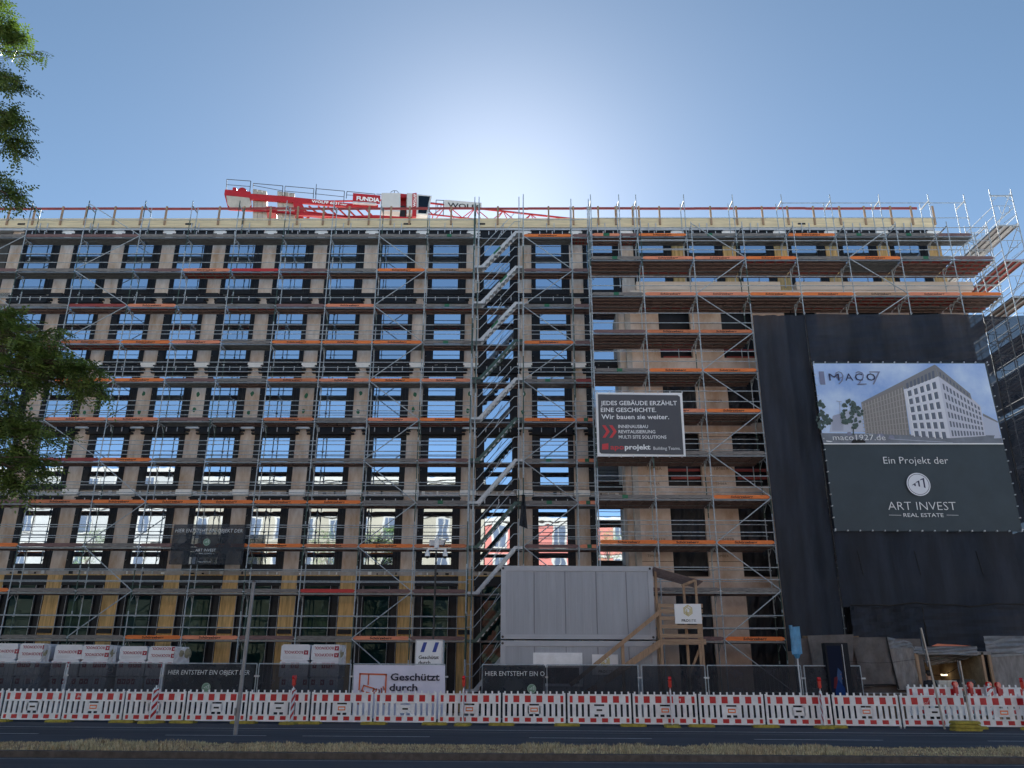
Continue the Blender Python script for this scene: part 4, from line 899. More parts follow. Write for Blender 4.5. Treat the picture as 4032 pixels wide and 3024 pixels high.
# big building banner
cm = crop(3024, 1400, 2.1944); YB = 34.74
t = thing('building_banner', (17.45, YB, 7.42), 'huge banner picturing a white corner building above a dark field with white lettering', 'banner')
BGD = mat('slate_banner_cloth', (.036, .054, .068), .6, 0, .12, .9); SKYP = mat('printed_sky', (.27, .46, .88), .6, 0, .1, .4, col2=(.62, .74, .93)); 
b = MB(); b.sheet([(13.50, YB+.06, 7.42), (21.45, YB+.06, 7.42), (21.40, YB+.06, 15.14), (13.50, YB+.06, 15.14)], BGD, 30, 30, .012, 2, 8); b.build('cloth', t)
b = MB()
def cp(x, y, k): v = cm(x, y, YB); v.y = YB-.004*k; return v
def cpoly(pts, mt, k): b.poly([cp(x, y, k) for x, y in pts], mt)
TAN = mat('printed_tan', (.25, .235, .225), .6); TAN2 = mat('printed_bronze', (.42, .39, .37), .6); LIM = mat('printed_limestone', (.72, .73, .80), .6); LIM2 = mat('printed_limestone_side', (.60, .61, .70), .6); WIN = mat('printed_window', (.13, .15, .20), .5); ATT = mat('printed_attic', (.24, .24, .25), .6); RD = mat('printed_road', (.20, .22, .26), .6, 0, .25, 2); TRE = mat('printed_tree', (.07, .11, .10), .7, 0, .5, 6); PALEB = mat('printed_far_building', (.52, .56, .68), .6); NV = mat('print_navy', (.03, .035, .09), .6); LGREY = mat('print_grey', (.25, .26, .36), .6)
cpoly([(388, 68), (1872, 68), (2032, 760), (478, 760)], SKYP, 0)
cpoly([(455, 670), (2010, 690), (2032, 760), (478, 760)], RD, 1); cpoly([(478, 757), (2032, 757), (2034, 768), (481, 768)], WHITE, 2)
cpoly([(560, 520), (800, 440), (830, 660), (530, 660)], PALEB, 1)
for k in range(12): cpoly([(560+k*8, 520-k*2), (563+k*8, 520-k*2), (560+k*8, 650), (557+k*8, 650)], LGREY, 2)
cpoly([(1855, 500), (1980, 570), (2010, 690), (1870, 690)], PALEB, 1); cpoly([(1855, 500), (1985, 568), (1986, 582), (1856, 522)], ATT, 2)
cpoly([(805, 405), (1165, 238), (1225, 690), (840, 672)], TAN, 2); cpoly([(805, 405), (1440, 78), (1470, 180), (1180, 295), (1160, 250), (806, 420)], ATT, 3)
for k in range(14):
    q = k/14; x0 = 810+q*360; y0 = 412-q*150; x1 = 842+q*375
    cpoly([(x0, y0+10), (x0+9, y0+6), (x1+9, 676+q*12), (x1, 676+q*12)], TAN2, 4)
for k in range(7):
    q = k/7; cpoly([(808+k*2, 450+k*34), (1170+k*8, 320+k*52), (1171+k*8, 326+k*52), (809+k*2, 455+k*34)], TAN2, 4)
cpoly([(1170, 295), (1470, 180), (1575, 715), (1235, 690)], LIM, 4); cpoly([(1470, 180), (1755, 365), (1835, 440), (1880, 695), (1575, 715)], LIM2, 4)
cpoly([(1440, 78), (1745, 330), (1760, 385), (1470, 180)], ATT, 5)
def lerp2(a, c, q): return (a[0]+(c[0]-a[0])*q, a[1]+(c[1]-a[1])*q)
def quad(TL, TR, BR, BL, u, v): return lerp2(lerp2(TL, TR, u), lerp2(BL, BR, u), v)
for r_ in range(6):
    for c_ in range(5):
        u0 = .10+c_*.175; v0 = .05+r_*.17; Q = ((1170, 300), (1470, 190), (1575, 715), (1235, 690))
        cpoly([quad(*Q, u0, v0), quad(*Q, u0+.10, v0), quad(*Q, u0+.10, v0+.115), quad(*Q, u0, v0+.115)], WIN, 5)
        cpoly([quad(*Q, u0-.03, v0), quad(*Q, u0, v0), quad(*Q, u0, v0+.115), quad(*Q, u0-.03, v0+.13)], WHITE, 5)
for r_ in range(6):
    for c_ in range(11):
        u0 = .06+c_*.085; v0 = .08+r_*.158; Q = ((1475, 185), (1838, 438), (1880, 695), (1575, 715))
        cpoly([quad(*Q, u0, v0), quad(*Q, u0+.045, v0), quad(*Q, u0+.045, v0+.10), quad(*Q, u0, v0+.10)], WIN, 5)
for k in range(8): q = k/8; x = 1190+q*255; y = 242-q*118; cpoly([(x, y), (x+20, y-9), (x+26, y+40+q*18), (x+6, y+48+q*18)], WIN, 6)
for k in range(9): q = k/9; x = 1478+q*265; y = 150+q*205; cpoly([(x, y-10), (x+14, y), (x+17, y+36-q*12), (x+4, y+26-q*12)], WIN, 6)
rs = random.Random(2)
def ptree(cx, cy, rx, ry, n, k):
    for j in range(n):
        a = rs.random()*6.283; q = rs.random()**.5; x = cx+math.cos(a)*rx*q; y = cy+math.sin(a)*ry*q; s = rs.uniform(10, 26); cpoly([(x+s*rs.uniform(.6, 1.1)*math.cos(i*1.047), y+s*rs.uniform(.6, 1.1)*math.sin(i*1.047)) for i in range(6)], TRE, k+j*.02)
ptree(720, 510, 95, 125, 60, 6); ptree(480, 560, 65, 70, 30, 6); ptree(455, 440, 25, 45, 12, 6); cpoly([(730, 620), (740, 620), (742, 690), (732, 690)], TRE, 6)
cpoly([(615, 400), (618, 400), (622, 520), (619, 520)], LGREY, 6); cpoly([(590, 392), (636, 400), (636, 404), (590, 396)], LGREY, 6)
for x, y, w_ in ((720, 745, 120), (940, 695, 60), (1040, 710, 50), (680, 680, 40), (1950, 705, 60)): cpoly([(x, y), (x+w_*.15, y-18), (x+w_*.75, y-20), (x+w_, y-4), (x+w_, y+10), (x, y+12)], INK if x == 720 else PALEB if x == 1950 else LGREY, 6)
cpoly([(500, 735), (560, 742), (540, 748), (505, 744)], WHITE, 6); cpoly([(1060, 720), (1600, 752), (1590, 755), (1055, 724)], PALEB, 6)
def ctext(s, x, y, h, mt, k=8, width=None, align='l', **kw):
    v = cm(x, y, YB); b.text(s, v.x, YB-.004*k, v.z, h, mt, align, width, **kw)
mx = lambda x0, x1, y: cm(x1, y, YB).x-cm(x0, y, YB).x
DG = mat('print_slate', (.20, .22, .34), .6)
for s_, a_, c_ in (('1', 452, 495), ('9', 588, 662), ('2', 768, 850), ('7', 890, 985)): ctext(s_, a_, 256, .72, DG, 8, width=mx(a_, c_, 256), bold=-.02)

ctext('M', 528, 218, .36, NV, 9, width=mx(528, 618, 218)); ctext('A', 668, 218, .36, NV, 9, width=mx(668, 736, 218)); ctext('C', 752, 218, .36, NV, 9, width=mx(752, 818, 218), bold=.01); ctext('O', 852, 218, .36, NV, 9, width=mx(852, 930, 218), bold=.01)
ctext('maco1927.de', 560, 732, .27, WHITE, 9, width=mx(560, 1015, 732), bold=-.004)
ctext('Ein Projekt der', 1280, 935, .33, WHITE, 3, width=mx(1003, 1562, 935), align='c', bold=-.008)
v = cm(1300, 1113, YB); logo(b, v.x, YB-.012, v.z, .51, mat('print_offwhite', (.80, .82, .88), .6), NV, NV)
ctext('ART INVEST', 1335, 1335, .38, WHITE, 3, width=mx(1042, 1630, 1335), align='c', bold=-.014); ctext('REAL ESTATE', 1345, 1395, .17, WHITE, 3, width=mx(1172, 1518, 1395), align='c')
for a, c in ((1045, 1150), (1542, 1645)): cpoly([(a, 1377), (c, 1379), (c, 1382), (a, 1380)], WHITE, 3)
b.build('print', t); b = MB()
for k in range(16):
    q = k/15
    for z in (7.44, 15.12): b.box(13.5+7.9*q-.02, 13.5+7.9*q+.02, YB-.02, YB+.1, z-.03, z+.03, ZINC)
    for x in (13.5, 21.43): b.box(x-.025, x+.025, YB-.02, YB+.1, 7.5+7.5*q-.02, 7.5+7.5*q+.02, ZINC)
b.build('eyelets', t)
# slogan banner on the scaffold
ca = crop(2016, 1400, 2.1944); YA = 34.93
t = thing('slogan_banner', (5.45, YA, 10.7), 'dark grey banner with white border, red chevrons and the slogan JEDES GEBÄUDE ERZÄHLT', 'banner')
def pa(x, y, k=0): v = ca(x, y, YA); v.y = YA-.004*k; return v
b = MB(); q = [pa(738, 872), pa(1502, 872), pa(1470, 322), pa(722, 318)]; b.sheet([(p.x, YA, p.z) for p in q], WHITE, 24, 20, .012, 2, 5); b.build('cloth', t)
b = MB(); SL = mat('charcoal_banner_print', (.085, .087, .10), .6, 0, .08, .8); RSP = mat('coral_red_print', (.62, .055, .065), .6)
b.poly([pa(x, y, 6) for x, y in [(742, 336), (1430, 344), (1450, 358), (1482, 858), (770, 848), (756, 836)]], SL)
def at_(s, x, y, h, mt, x1, **kw): v = pa(x, y, 9); b.text(s, v.x, v.y, v.z, h, mt, 'l', width=pa(x1, y).x-v.x, **kw)
at_('JEDES GEBÄUDE ERZÄHLT', 766, 430, .21, WHITE, 1425, bold=.014); at_('EINE GESCHICHTE.', 767, 489, .21, WHITE, 1245, bold=.014); at_('Wir bauen sie weiter.', 772, 550, .23, WHITE, 1357, bold=.014)
at_('INNENAUSBAU', 918, 628, .155, WHITE, 1175, bold=.014); at_('REVITALISIERUNG', 920, 673, .155, WHITE, 1238, bold=.014); at_('MULTI SITE SOLUTIONS', 922, 719, .155, WHITE, 1334, bold=.014)
for d in (0, 60): b.poly([pa(x+d, y, 9) for x, y in [(778, 604), (806, 604), (844, 658), (806, 712), (780, 712), (815, 658)]], RSP)
b.poly([pa(x, y, 9) for x, y in [(778, 766), (832, 760), (832, 812), (778, 814)]], RSP)
at_('apo', 850, 812, .23, RSP, 968, bold=.02); at_('projekt', 974, 812, .23, WHITE, 1196, bold=.03); at_('Building Teams.', 1222, 816, .15, WHITE, 1456)
b.build('lettering', t); b = MB()
for k in range(8):
    for y in (318, 872): p = pa(735+k*105, y); b.box(p.x-.02, p.x+.02, YA-.02, YA+.05, p.z-.04, p.z+.04, ZINC)
b.build('eyelets', t)
# ------------------------------------------------------------------ hoarding, passage and standing person at the lower right
YH = 33.4
HBR = mat('brown_hoarding_board', (.17, .11, .07), .85, 0, .35, 2, (5, 5, .6)); HGR = mat('grey_hoarding_board', (.25, .235, .23), .85, 0, .3, 2.5, (3, 3, .8)); NETB = mat('grey_brown_netting', (.135, .12, .115), .9, 0, .25, 2.2, bump=.3)
def hp(x, y, Y=YH): return crR(x, y, Y)
def cloth(lab_thing, name, cs, mt, amp=.04, Y=YH, seed=0):
    b = MB(); b.sheet([hp(x, y, Y) for x, y in cs], mt, 18, 16, amp, 1.8, seed); return b.build(name, lab_thing)
t = thing('hoarding', (15.2, YH, 0), 'hoarding of boards hung with grey netting left of the lit passage', 'hoarding'); b = MB()
a = hp(210, 1120); c = hp(980, 1010); b.box(a.x-2.5, c.x+.4, YH, YH+.12, 0, 1.02, HBR); b.box(a.x-2.5, c.x+.4, YH-.04, YH, .96, 1.02, HGR); b.box(a.x-2.4, c.x+.2, YH+.15, YH+.2, 1.0, 3.0, NETB); b.build('boards', t)
cloth(t, 'netting', [(215, 965), (650, 935), (505, 345), (60, 345)], NETB, .05, YH-.02, 1); cloth(t, 'grey_sheet', [(640, 1000), (950, 1005), (850, 480), (525, 480)], HGR, .05, YH-.04, 2); cloth(t, 'film', [(525, 490), (850, 480), (800, 400), (505, 340)], FILM, .05, YH-.06, 3)
b = MB(); b.path([hp(500, 345, YH-.08), hp(560, 620, YH-.09), hp(640, 940, YH-.08), hp(655, 990, YH-.08)], .03, INK, 6); b.path([hp(225, 940, YH-.08), hp(560, 930, YH-.08), hp(640, 935, YH-.08)], .025, INK, 6); p0 = hp(0, 640, YH-.07); b.path([hp(0, 640, YH-.1), hp(300, 665, YH-.1), hp(550, 660, YH-.1), hp(860, 620, YH-.1)], .006, INK, 4); b.path([hp(855, 530, YH-.08), hp(940, 1000, YH-.08)], .05, TIMB, 6); b.build('cords', t)
b = MB(); p = hp(0, 400); b.box(p.x-1.6, p.x+.6, YH+.2, YH+.3, 0, 3.1, HBR); b.sheet([(p.x-1.3, YH-.0, .6), (p.x-.1, YH+.0, .6), (p.x+.3, YH-.02, 3.15), (p.x-1.5, YH, 3.1)], NETB, 12, 10, .05, 2, 9); b.build('corner_cloth', t)
t = thing('passage', (17.6, 34.5, 0), 'timber lined passage entrance under draped clear plastic', 'passage'); b = MB(); L_ = hp(890, 560); Rr = hp(1660, 570); x0, x1, zt = L_.x, Rr.x, L_.z; OSB = mat('osb_lining', (.36, .27, .17), .8, 0, .3, 5)
b.box(x0-.05, x0, YH, YH+3.4, 0, zt, OSB); b.box(x1, x1+.05, YH, YH+3.4, 0, zt, OSB); b.box(x0-.05, x1+.05, YH+3.4, YH+3.45, 0, zt, OSB); b.box(x0-.05, x1+.05, YH, YH+3.4, zt, zt+.05, OSB); b.build('lining', t)
b = MB(); a = hp(855, 535); c = hp(950, 1010)
for (xx, zz_) in ((x0-.08, zt+.1), (x1+.05, zt+.1), (x1+.32, zt)): b.box(xx-.05, xx+.05, YH-.1, YH, 0, zz_, TIMB)
b.box(x0-.1, x1+.4, YH-.1, YH, zt, zt+.12, HGR); b.build('frame', t)
cloth(t, 'film_valance', [(830, 545), (1640, 575), (1620, 455), (850, 460)], FILM, .06, YH-.14, 5); cloth(t, 'film_drape', [(1000, 700), (1330, 660), (1620, 580), (880, 560)], FILM, .12, YH+.6, 6); cloth(t, 'orange_edge', [(1060, 455), (1560, 455), (1400, 440), (1130, 425)], TB['p'], .01, YH-.05, 7)
b = MB(); b.beam((x0+.3, YH+2.4, 2.1), (x1-.3, YH+2.2, 2.3), .1, .12, TIMB); b.beam((x0+1.1, YH+2.3, 2.4), (x0+1.3, YH+2.4, 1.5), .08, .08, TIMB); b.path([Vector((x0+.2+.25*k, YH+1.4, 2.15-.5*math.sin(k/9*3.14))) for k in range(9)], .012, INK, 5); b.build('beams_and_cable', t)
p = hp(1210, 740, YH+2.6); b = MB(); b.box(p.x-.12, p.x+.12, YH+2.6, YH+2.66, 1.64, 1.70, emit('work_lamp_glow', (1, .80, .50), 1.0)); b.build('work_lamp', t)
t = thing('hoarding', (20, YH, 0), 'pale grey board hoarding right of the lit passage', 'hoarding'); b = MB(); b.box(x1+.38, x1+2.1, YH, YH+.1, .0, 2.75, HGR); b.box(x1+2.12, x1+9, YH-.06, YH+.08, .85, 2.85, mat('dusty_grey_board', (.42, .405, .415), .9, 0, .4, 3, bump=.2)); b.box(x1+.4, x1+9, YH-.08, YH-.0, 0, .82, HBR); b.box(x1+.4, x1+9, YH-.1, YH-.08, .8, .86, HGR); b.build('boards', t)
b = MB(); b.sheet([(x1+.3, YH-.08, zt-.1), (x1+9, YH-.1, 2.9), (x1+9, YH-.1, 3.15), (x1+.2, YH-.12, 3.1)], FILM, 24, 8, .07, 3, 3); b.build('film', t); b = MB(); b.path([Vector((x1+.4+k*.9, YH-.12, 2.45+.03*math.sin(k*2))) for k in range(10)], .008, INK, 4); b.sheet([(x1+2.1, YH-.1, 2.5), (x1+2.4, YH-.1, 2.6), (x1+2.15, YH-.1, 3.2), (x1+2.1, YH-.1, 3.2)], FOAM, 4, 6, .03, 1, 2); b.build('cable', t)
CABM = mat('pale_steel_cabinet', (.52, .51, .47), .45, .2, .12, 3)
p = hp(1145, 880, 32.4); q = hp(1420, 885, 32.4); t = thing('meter_cabinet', ((p.x+q.x)/2, 32.4, 0), 'pale grey metal cabinets with black scribble inside the passage', 'cabinet'); b = MB(); b.box(p.x, q.x, 32.4, 32.8, 0, p.z, CABM); b.build('body', t); b = MB(); w_ = (q.x-p.x); 
for u in (.02, .38, .54): b.box(p.x+w_*u, p.x+w_*(u+(.34 if u < .1 else .14 if u < .5 else .43)), 32.385, 32.4, .2, p.z-.06, CABM)
b.build('door', t); b = MB(); b.path([Vector((p.x+.1+dx, 32.38, p.z-.15-dz)) for dx, dz in ((0, 0), (.05, .2), (.1, .12), (.1, .3), (.16, .2), (.2, .42), (.12, .36), (.24, .3))], .008, INK, 4); b.build('scribble', t)
p = hp(1400, 880, 32.2); q = hp(1600, 870, 32.2); t = thing('waste_bin', ((p.x+q.x)/2, 32.2, 0), 'dark wheeled bin behind the round red lamp in the passage', 'bin'); b = MB(); DBIN = mat('dark_grey_plastic', (.03, .034, .036), .5, 0, .2, 4); b.slab([(p.x+.06, .1), (q.x-.06, .1), (q.x, p.z-.1), (p.x, p.z-.1)], 32.2, 32.75, DBIN); b.build('body', t); b = MB(); b.slab([(p.x-.02, p.z-.1), (q.x+.02, p.z-.1), (q.x-.05, p.z+.03), (p.x+.05, p.z+.03)], 32.16, 32.8, DBIN); b.build('lid', t); b = MB()
for x in (p.x+.1, q.x-.1): b.tube((x-.03, 32.75, .1), (x+.03, 32.75, .1), .1, INK, 12)
b.build('wheel', t)
# person seen from behind
def skinned(name, joints, edges, sub=2):
    me = bpy.data.meshes.new(name); me.from_pydata([j[0] for j in joints], edges, []); o = bpy.data.objects.new(name, me); COL.objects.link(o)
    md = o.modifiers.new('s', 'SKIN'); md.use_smooth_shade = True
    for k, j in enumerate(joints): me.skin_vertices[0].data[k].radius = j[1]
    me.skin_vertices[0].data[0].use_root = True
    m2 = o.modifiers.new('u', 'SUBSURF'); m2.levels = sub; m2.render_levels = sub
    dg = bpy.context.evaluated_depsgraph_get(); dg.update(); r = bpy.data.meshes.new_from_object(o.evaluated_get(dg)); bpy.data.objects.remove(o); bpy.data.meshes.remove(me); r.name = name; return r
J = [((0, 0, .95), (.155, .11)), ((0, 0, 1.15), (.14, .10)), ((0, .01, 1.34), (.185, .115)), ((0, .01, 1.46), (.10, .07)), ((0, .0, 1.53), (.052, .055)), ((0, -.0, 1.60), (.068, .08)), ((0, .0, 1.69), (.078, .098)), ((0, .01, 1.76), (.055, .07)),
 ((.19, .01, 1.42), (.07, .065)), ((.25, .03, 1.15), (.05, .05)), ((.24, -.06, .92), (.036, .038)), ((.235, -.09, .84), (.026, .042)),
 ((-.19, .01, 1.42), (.07, .065)), ((-.25, .03, 1.15), (.05, .05)), ((-.22, -.1, .95), (.036, .038)), ((-.20, -.15, .89), (.026, .042)),
 ((.095, 0, .85), (.095, .1)), ((.10, -.01, .48), (.062, .07)), ((.10, .02, .10), (.045, .05)), ((.10, -.10, .04), (.045, .035)),
 ((-.095, 0, .85), (.095, .1)), ((-.11, .0, .48), (.062, .07)), ((-.12, .03, .10), (.045, .05)), ((-.12, -.09, .04), (.045, .035))]
for sx, k in ((1, 11), (-1, 15)):
    hx, hy, hz = J[k][0]
    for f, (dy, ln_) in enumerate(((.032, .075), (.012, .085), (-.010, .08), (-.03, .06))): J.append(((hx, hy+dy, hz-.045), (.010, .010))); J.append(((hx-sx*.012, hy+dy, hz-.045-ln_*.55), (.009, .009))); J.append(((hx-sx*.028, hy+dy, hz-.045-ln_), (.007, .007)))
    J.append(((hx-sx*.01, hy-.05, hz-.01), (.011, .011))); J.append(((hx-sx*.02, hy-.075, hz-.05), (.009, .009)))
E_ = [(0, 1), (1, 2), (2, 3), (3, 4), (4, 5), (5, 6), (6, 7), (2, 8), (8, 9), (9, 10), (10, 11), (2, 12), (12, 13), (13, 14), (14, 15), (0, 16), (16, 17), (17, 18), (18, 19), (0, 20), (20, 21), (21, 22), (22, 23)]
k = 24
for h in (11, 15):
    for f in range(4): E_ += [(h, k), (k, k+1), (k+1, k+2)]; k += 3
    E_ += [(h, k), (k, k+1)]; k += 2
J = [(p, r_) for p, r_ in J]
me = skinned('person', J, E_)
SKIN = mat('skin', (.45, .26, .18), .55); SHIRT = mat('black_shirt', (.012, .013, .018), .8, 0, .3, 6); TROU = mat('dark_trousers', (.02, .022, .03), .8, 0, .3, 6); HAIR = mat('dark_hair', (.015, .011, .009), .6, 0, .4, 20); SHOE = mat('dark_shoes', (.02, .018, .018), .6)
for m_ in (SKIN, SHIRT, TROU, SHOE): me.materials.append(m_)
for pl in me.polygons:
    c = pl.center; i = 0
    if c.z < .09: i = 3
    elif c.z < .98 and abs(c.x) < .185: i = 2
    elif c.z < 1.49 and not (abs(c.x) > .17 and c.z < 1.22): i = 1
    pl.material_index = i
pp = hp(1045, 950, 31.5); po = link('person', me, None, (pp.x, 31.5, 0)); po.rotation_euler = (0, 0, R(190)); po.scale = (1.0, 1.0, 1.0)
tag(po, 'person with short dark hair and black shirt standing with back turned at the passage', 'person')
b = MB(); b.ball((0, .03, 1.715), .098, HAIR, 14, 10, 1.05); rs = random.Random(4)
for k in range(40):
    a = rs.random()*6.283; e = rs.uniform(.1, 1.4); d = Vector((math.cos(a)*math.cos(e), math.sin(a)*math.cos(e), math.sin(e))); c = Vector((0, .03, 1.715))+d*.09; b.tube(c, c+d*.03+Vector((rs.uniform(-.02, .02), rs.uniform(-.02, .02), .0)), .014, HAIR, 5, .004)
h = b.build('hair', po, (0, 0, 0)); h.location = (0, 0, 0); h.matrix_parent_inverse = Matrix()
b = MB(); b.add([(x, -.088, z) for x, z in ((-.035, 1.685), (-.02, 1.685), (-.02, 1.695), (-.035, 1.695))], [(0, 1, 2, 3)], INK); b.add([(x, -.088, z) for x, z in ((.02, 1.685), (.035, 1.685), (.035, 1.695), (.02, 1.695))], [(0, 1, 2, 3)], INK)
b.tube((0, -.085, 1.68), (0, -.105, 1.645), .008, SKIN, 6, .014); b.box(-.025, .025, -.09, -.08, 1.612, 1.622, mat('lips', (.35, .14, .12), .5))
for s in (-1, 1): b.ball((s*.08, .01, 1.67), .022, SKIN, 8, 6, 1.4)
h = b.build('face', po, (0, 0, 0)); h.location = (0, 0, 0)
# ------------------------------------------------------------------ tower crane behind the roof
CR = mat('crane_red', (.40, .012, .018), .45, 0, .12, 1.2); CRW = mat('crane_white_panel', (.55, .55, .55), .5, 0, .05, 1); BAL = mat('counterweight_concrete', (.42, .40, .36), .9, 0, .2, 1.2); CGL = glass('cab_glass', (.25, .33, .42), .12, .02)
cc = crop(860, 680, 2.0109)
A = Vector((-28.7, 67.9, 0)); DIR = (Vector((15.4, 77.4, 0))-A).normalized(); SIDE = Vector((DIR.y, -DIR.x, 0))    # SIDE looks at the street
H0 = 46.0
def K(s, d, z): return A+DIR*s+SIDE*d+Vector((0, 0, z))
def cs(px, py):
    """distance along the boom axis and height of a measured point"""
    v = cc(px, py, 1.0)-Vector((0, 0, EYE)); n = SIDE; tt = (A-Vector((0, 0, EYE))).dot(n)/v.dot(n); p = Vector((0, 0, EYE))+v*tt; return (p-A).dot(DIR), p.z
t = thing('tower_crane', K(22, 0, 0), 'red tower crane with concrete counterweights showing above the roof edge', 'crane')
b = MB()
def prof(pts, d0, d1, mt):
    S = [cs(x, y) for x, y in pts]; n = len(S); b.add([K(s, d0, z) for s, z in S]+[K(s, d1, z) for s, z in S], [tuple(range(n))[::-1], tuple(range(n, 2*n))]+[(i, (i+1) % n, n+(i+1) % n, n+i) for i in range(n)], mt)
for d in (0, -2.4):
    prof([(52, 132), (255, 150), (255, 172), (262, 250), (262, 300), (78, 288), (46, 170)], d, d-.25, CR) if d == 0 else None
    prof([(255, 165), (520, 185), (740, 208), (1010, 240), (1265, 255), (1265, 285), (1010, 270), (655, 238), (515, 228), (255, 210)], d, d-.25, CR)
    prof([(590, 230), (660, 238), (690, 300), (625, 330), (610, 330)], d, d-.25, CR); prof([(255, 300), (600, 305), (1000, 355), (1560, 385), (1560, 355), (1250, 335), (900, 345), (620, 335), (600, 320), (255, 285)], d, d-.2, CR)
prof([(380, 265), (455, 270), (455, 300), (380, 300)], 0, -2.4, CR)
b.build('counter_jib', t)
b = MB(); prof([(62, 182), (245, 200), (262, 250), (240, 284), (90, 276), (72, 250)], .03, .0, BAL); b.build('ballast_panel', t)
for (x0, y0, x1, y1, yb_, lab) in ((270, 112, 382, 128, 360, 0), (465, 130, 605, 145, 372, 0)):
    b = MB(); n = 3; 
    for k in range(n):
        q0 = k/n; q1 = (k+.94)/n; prof([(x0+(x1-x0)*q0, y0+(y1-y0)*q0), (x0+(x1-x0)*q1, y0+(y1-y0)*q1), (x0+(x1-x0)*q1, yb_-4+8*q1), (x0+(x1-x0)*q0, yb_-4+8*q0)], -.35-.02*k, -2.0, BAL)
    b.build('counterweight', t)
b = MB()
for pts in ([(62, 132), (66, 48), (256, 62), (247, 148)], [(275, 112), (276, 80), (510, 100), (505, 180)], [(524, 180), (528, 102), (756, 122), (750, 200)], [(770, 205), (775, 122), (998, 142), (992, 232)], [(1012, 200), (1018, 144), (1240, 165), (1235, 200)], [(1250, 165), (1345, 170)]):
    b.path([K(s, -.1, z) for s, z in [cs(*p) for p in pts]], .035, BLK, 5)
    if len(pts) > 3: m0 = [(pts[0][0]+pts[1][0])/2, (pts[0][1]+pts[1][1])/2]; m1 = [(pts[2][0]+pts[3][0])/2, (pts[2][1]+pts[3][1])/2]; b.path([K(s, -.1, z) for s, z in [cs(*m0), cs(*m1)]], .03, BLK, 5)
s_, z_ = cs(775, 100); b.tube(K(s_, -.1, z_-1), K(s_, -.1, z_+.2), .03, BLK, 5); b.build('walkway_rail', t)
b = MB(); s_, z_ = cs(185, 128); b.tube(K(s_, -.4, z_), K(s_, -1.0, z_), .42, CR, 16); s2, z2 = cs(124, 120); b.tube(K(s2, -.4, z2-.4), K(s2, -.4, z2+.2), .2, CR, 10); b.build('winch', t)
b = MB()
for k in range(8):
    x = 640+k*75; a_ = cs(x, 255+k*4); c_ = cs(x+75, 318+k*6); e_ = cs(x+75, 258+k*4); b.tube(K(a_[0], -.1, a_[1]), K(c_[0], -.1, c_[1]), .09, CR, 6); 
    if k % 2 == 0: b.tube(K(c_[0]-1.4, -2.3, c_[1]), K(e_[0], -2.3, e_[1]), .09, CR, 6)
b.path([K(s, -1, z) for s, z in [cs(660, 185), cs(1070, 182), cs(1440, 172)]], .09, CR, 6); b.build('lattice', t)
b = MB(); prof([(1065, 176), (1282, 195), (1278, 258), (1062, 246)], .35, .2, CR); prof([(1065, 246), (1250, 258), (1250, 268), (1065, 256)], .45, .1, ZINC); b.build('name_board', t)
b = MB()
def ctx(s, x0, y0, x1, h, mt, d, **kw):
    v, f = glyphs(s, 1, kw.get('bold', .02)); s0, z0 = cs(x0, y0); s1, z1 = cs(x1, y0+(x1-x0)*kw.get('dr', .085)); kx = (s1-s0)/v[:, 0].max(); b.add([K(s0+a*kx, d, z0+c*h/.73+(z1-z0)*(a*kx)/(s1-s0)) for a, c in v], f, mt)
ctx('FUNDIA', 1092, 232, 1275, .46, WHITE, .37, bold=.04); ctx('WOLFF 6031', 738, 236, 955, .30, WHITE, .02, bold=.03); ctx('clear', 965, 256, 1018, .22, WHITE, .02)
b.build('lettering', t)
b = MB(); prof([(1290, 182), (1438, 182), (1438, 300), (1436, 330), (1290, 320)], .5, -1.2, CRW); b.build('switch_cabinet', t)
b = MB(); prof([(1440, 165), (1590, 178), (1590, 200), (1440, 195)], 0, -2.4, CR); prof([(1440, 195), (1490, 200), (1490, 330), (1440, 330)], -.6, -1.9, CR); prof([(1440, 250), (1480, 250), (1480, 370), (1440, 370)], -.3, -.5, BLK); b.build('slewing_head', t)
b = MB(); prof([(1490, 185), (1532, 190), (1532, 350), (1490, 345)], .6, -1, CRW); prof([(1532, 190), (1565, 185), (1562, 372), (1530, 372)], .62, -1, CR); prof([(1565, 195), (1685, 208), (1655, 355), (1562, 352)], .6, -1, CRW); b.build('cab', t)
b = MB(); prof([(1580, 208), (1670, 214), (1642, 348), (1578, 345)], .63, .6, CGL); b.build('cab_window', t)
b = MB(); s0, z0 = cs(1556, 298); s1, z1 = cs(1556, 196); v, f = glyphs('WOLFF', 1, .03); kx = (z1-z0)/v[:, 0].max(); b.add([K(s0-c*kx*.75+.0, .65, z0+a*kx) for a, c in v], f, WHITE); b.build('cab_lettering', t)
b = MB(); pts = [cs(x, y) for x, y in ((1366, 175), (1368, 140), (1385, 130), (1412, 130), (1426, 142), (1428, 175))]; b.path([K(s, -.3, z) for s, z in pts], .03, BLK, 5); b.path([K(s, -1, z) for s, z in pts], .03, BLK, 5); s1, z1 = cs(1396, 130); b.path([K(s1, -.3, z1), K(s1, -.3, z1-1.3)], .03, BLK, 5)
b.build('ladder_cage', t); b = MB()
for pts in ([(1720, 345), (1722, 225), (1782, 228), (1778, 345)], [(1735, 300), (1735, 262), (1760, 262), (1760, 300)]): b.path([K(s, .2, z) for s, z in [cs(*p) for p in pts]], .04, BLK, 5)
b.build('cab_railing', t)
b = MB(); top = [(1590, 185), (2040, 234), (2260, 262)] ; T = [cs(*p) for p in top]; s0, z0 = T[0]; s1, z1 = T[1]; far = 66.
slope = (z1-z0)/(s1-s0); zt_ = lambda s: z0+slope*(s-s0)*.55
zb_ = lambda s: zt_(s)-2.0
b.tube(K(s0, -1.1, zt_(s0)), K(far, -1.1, zt_(far)), .11, CR, 8)
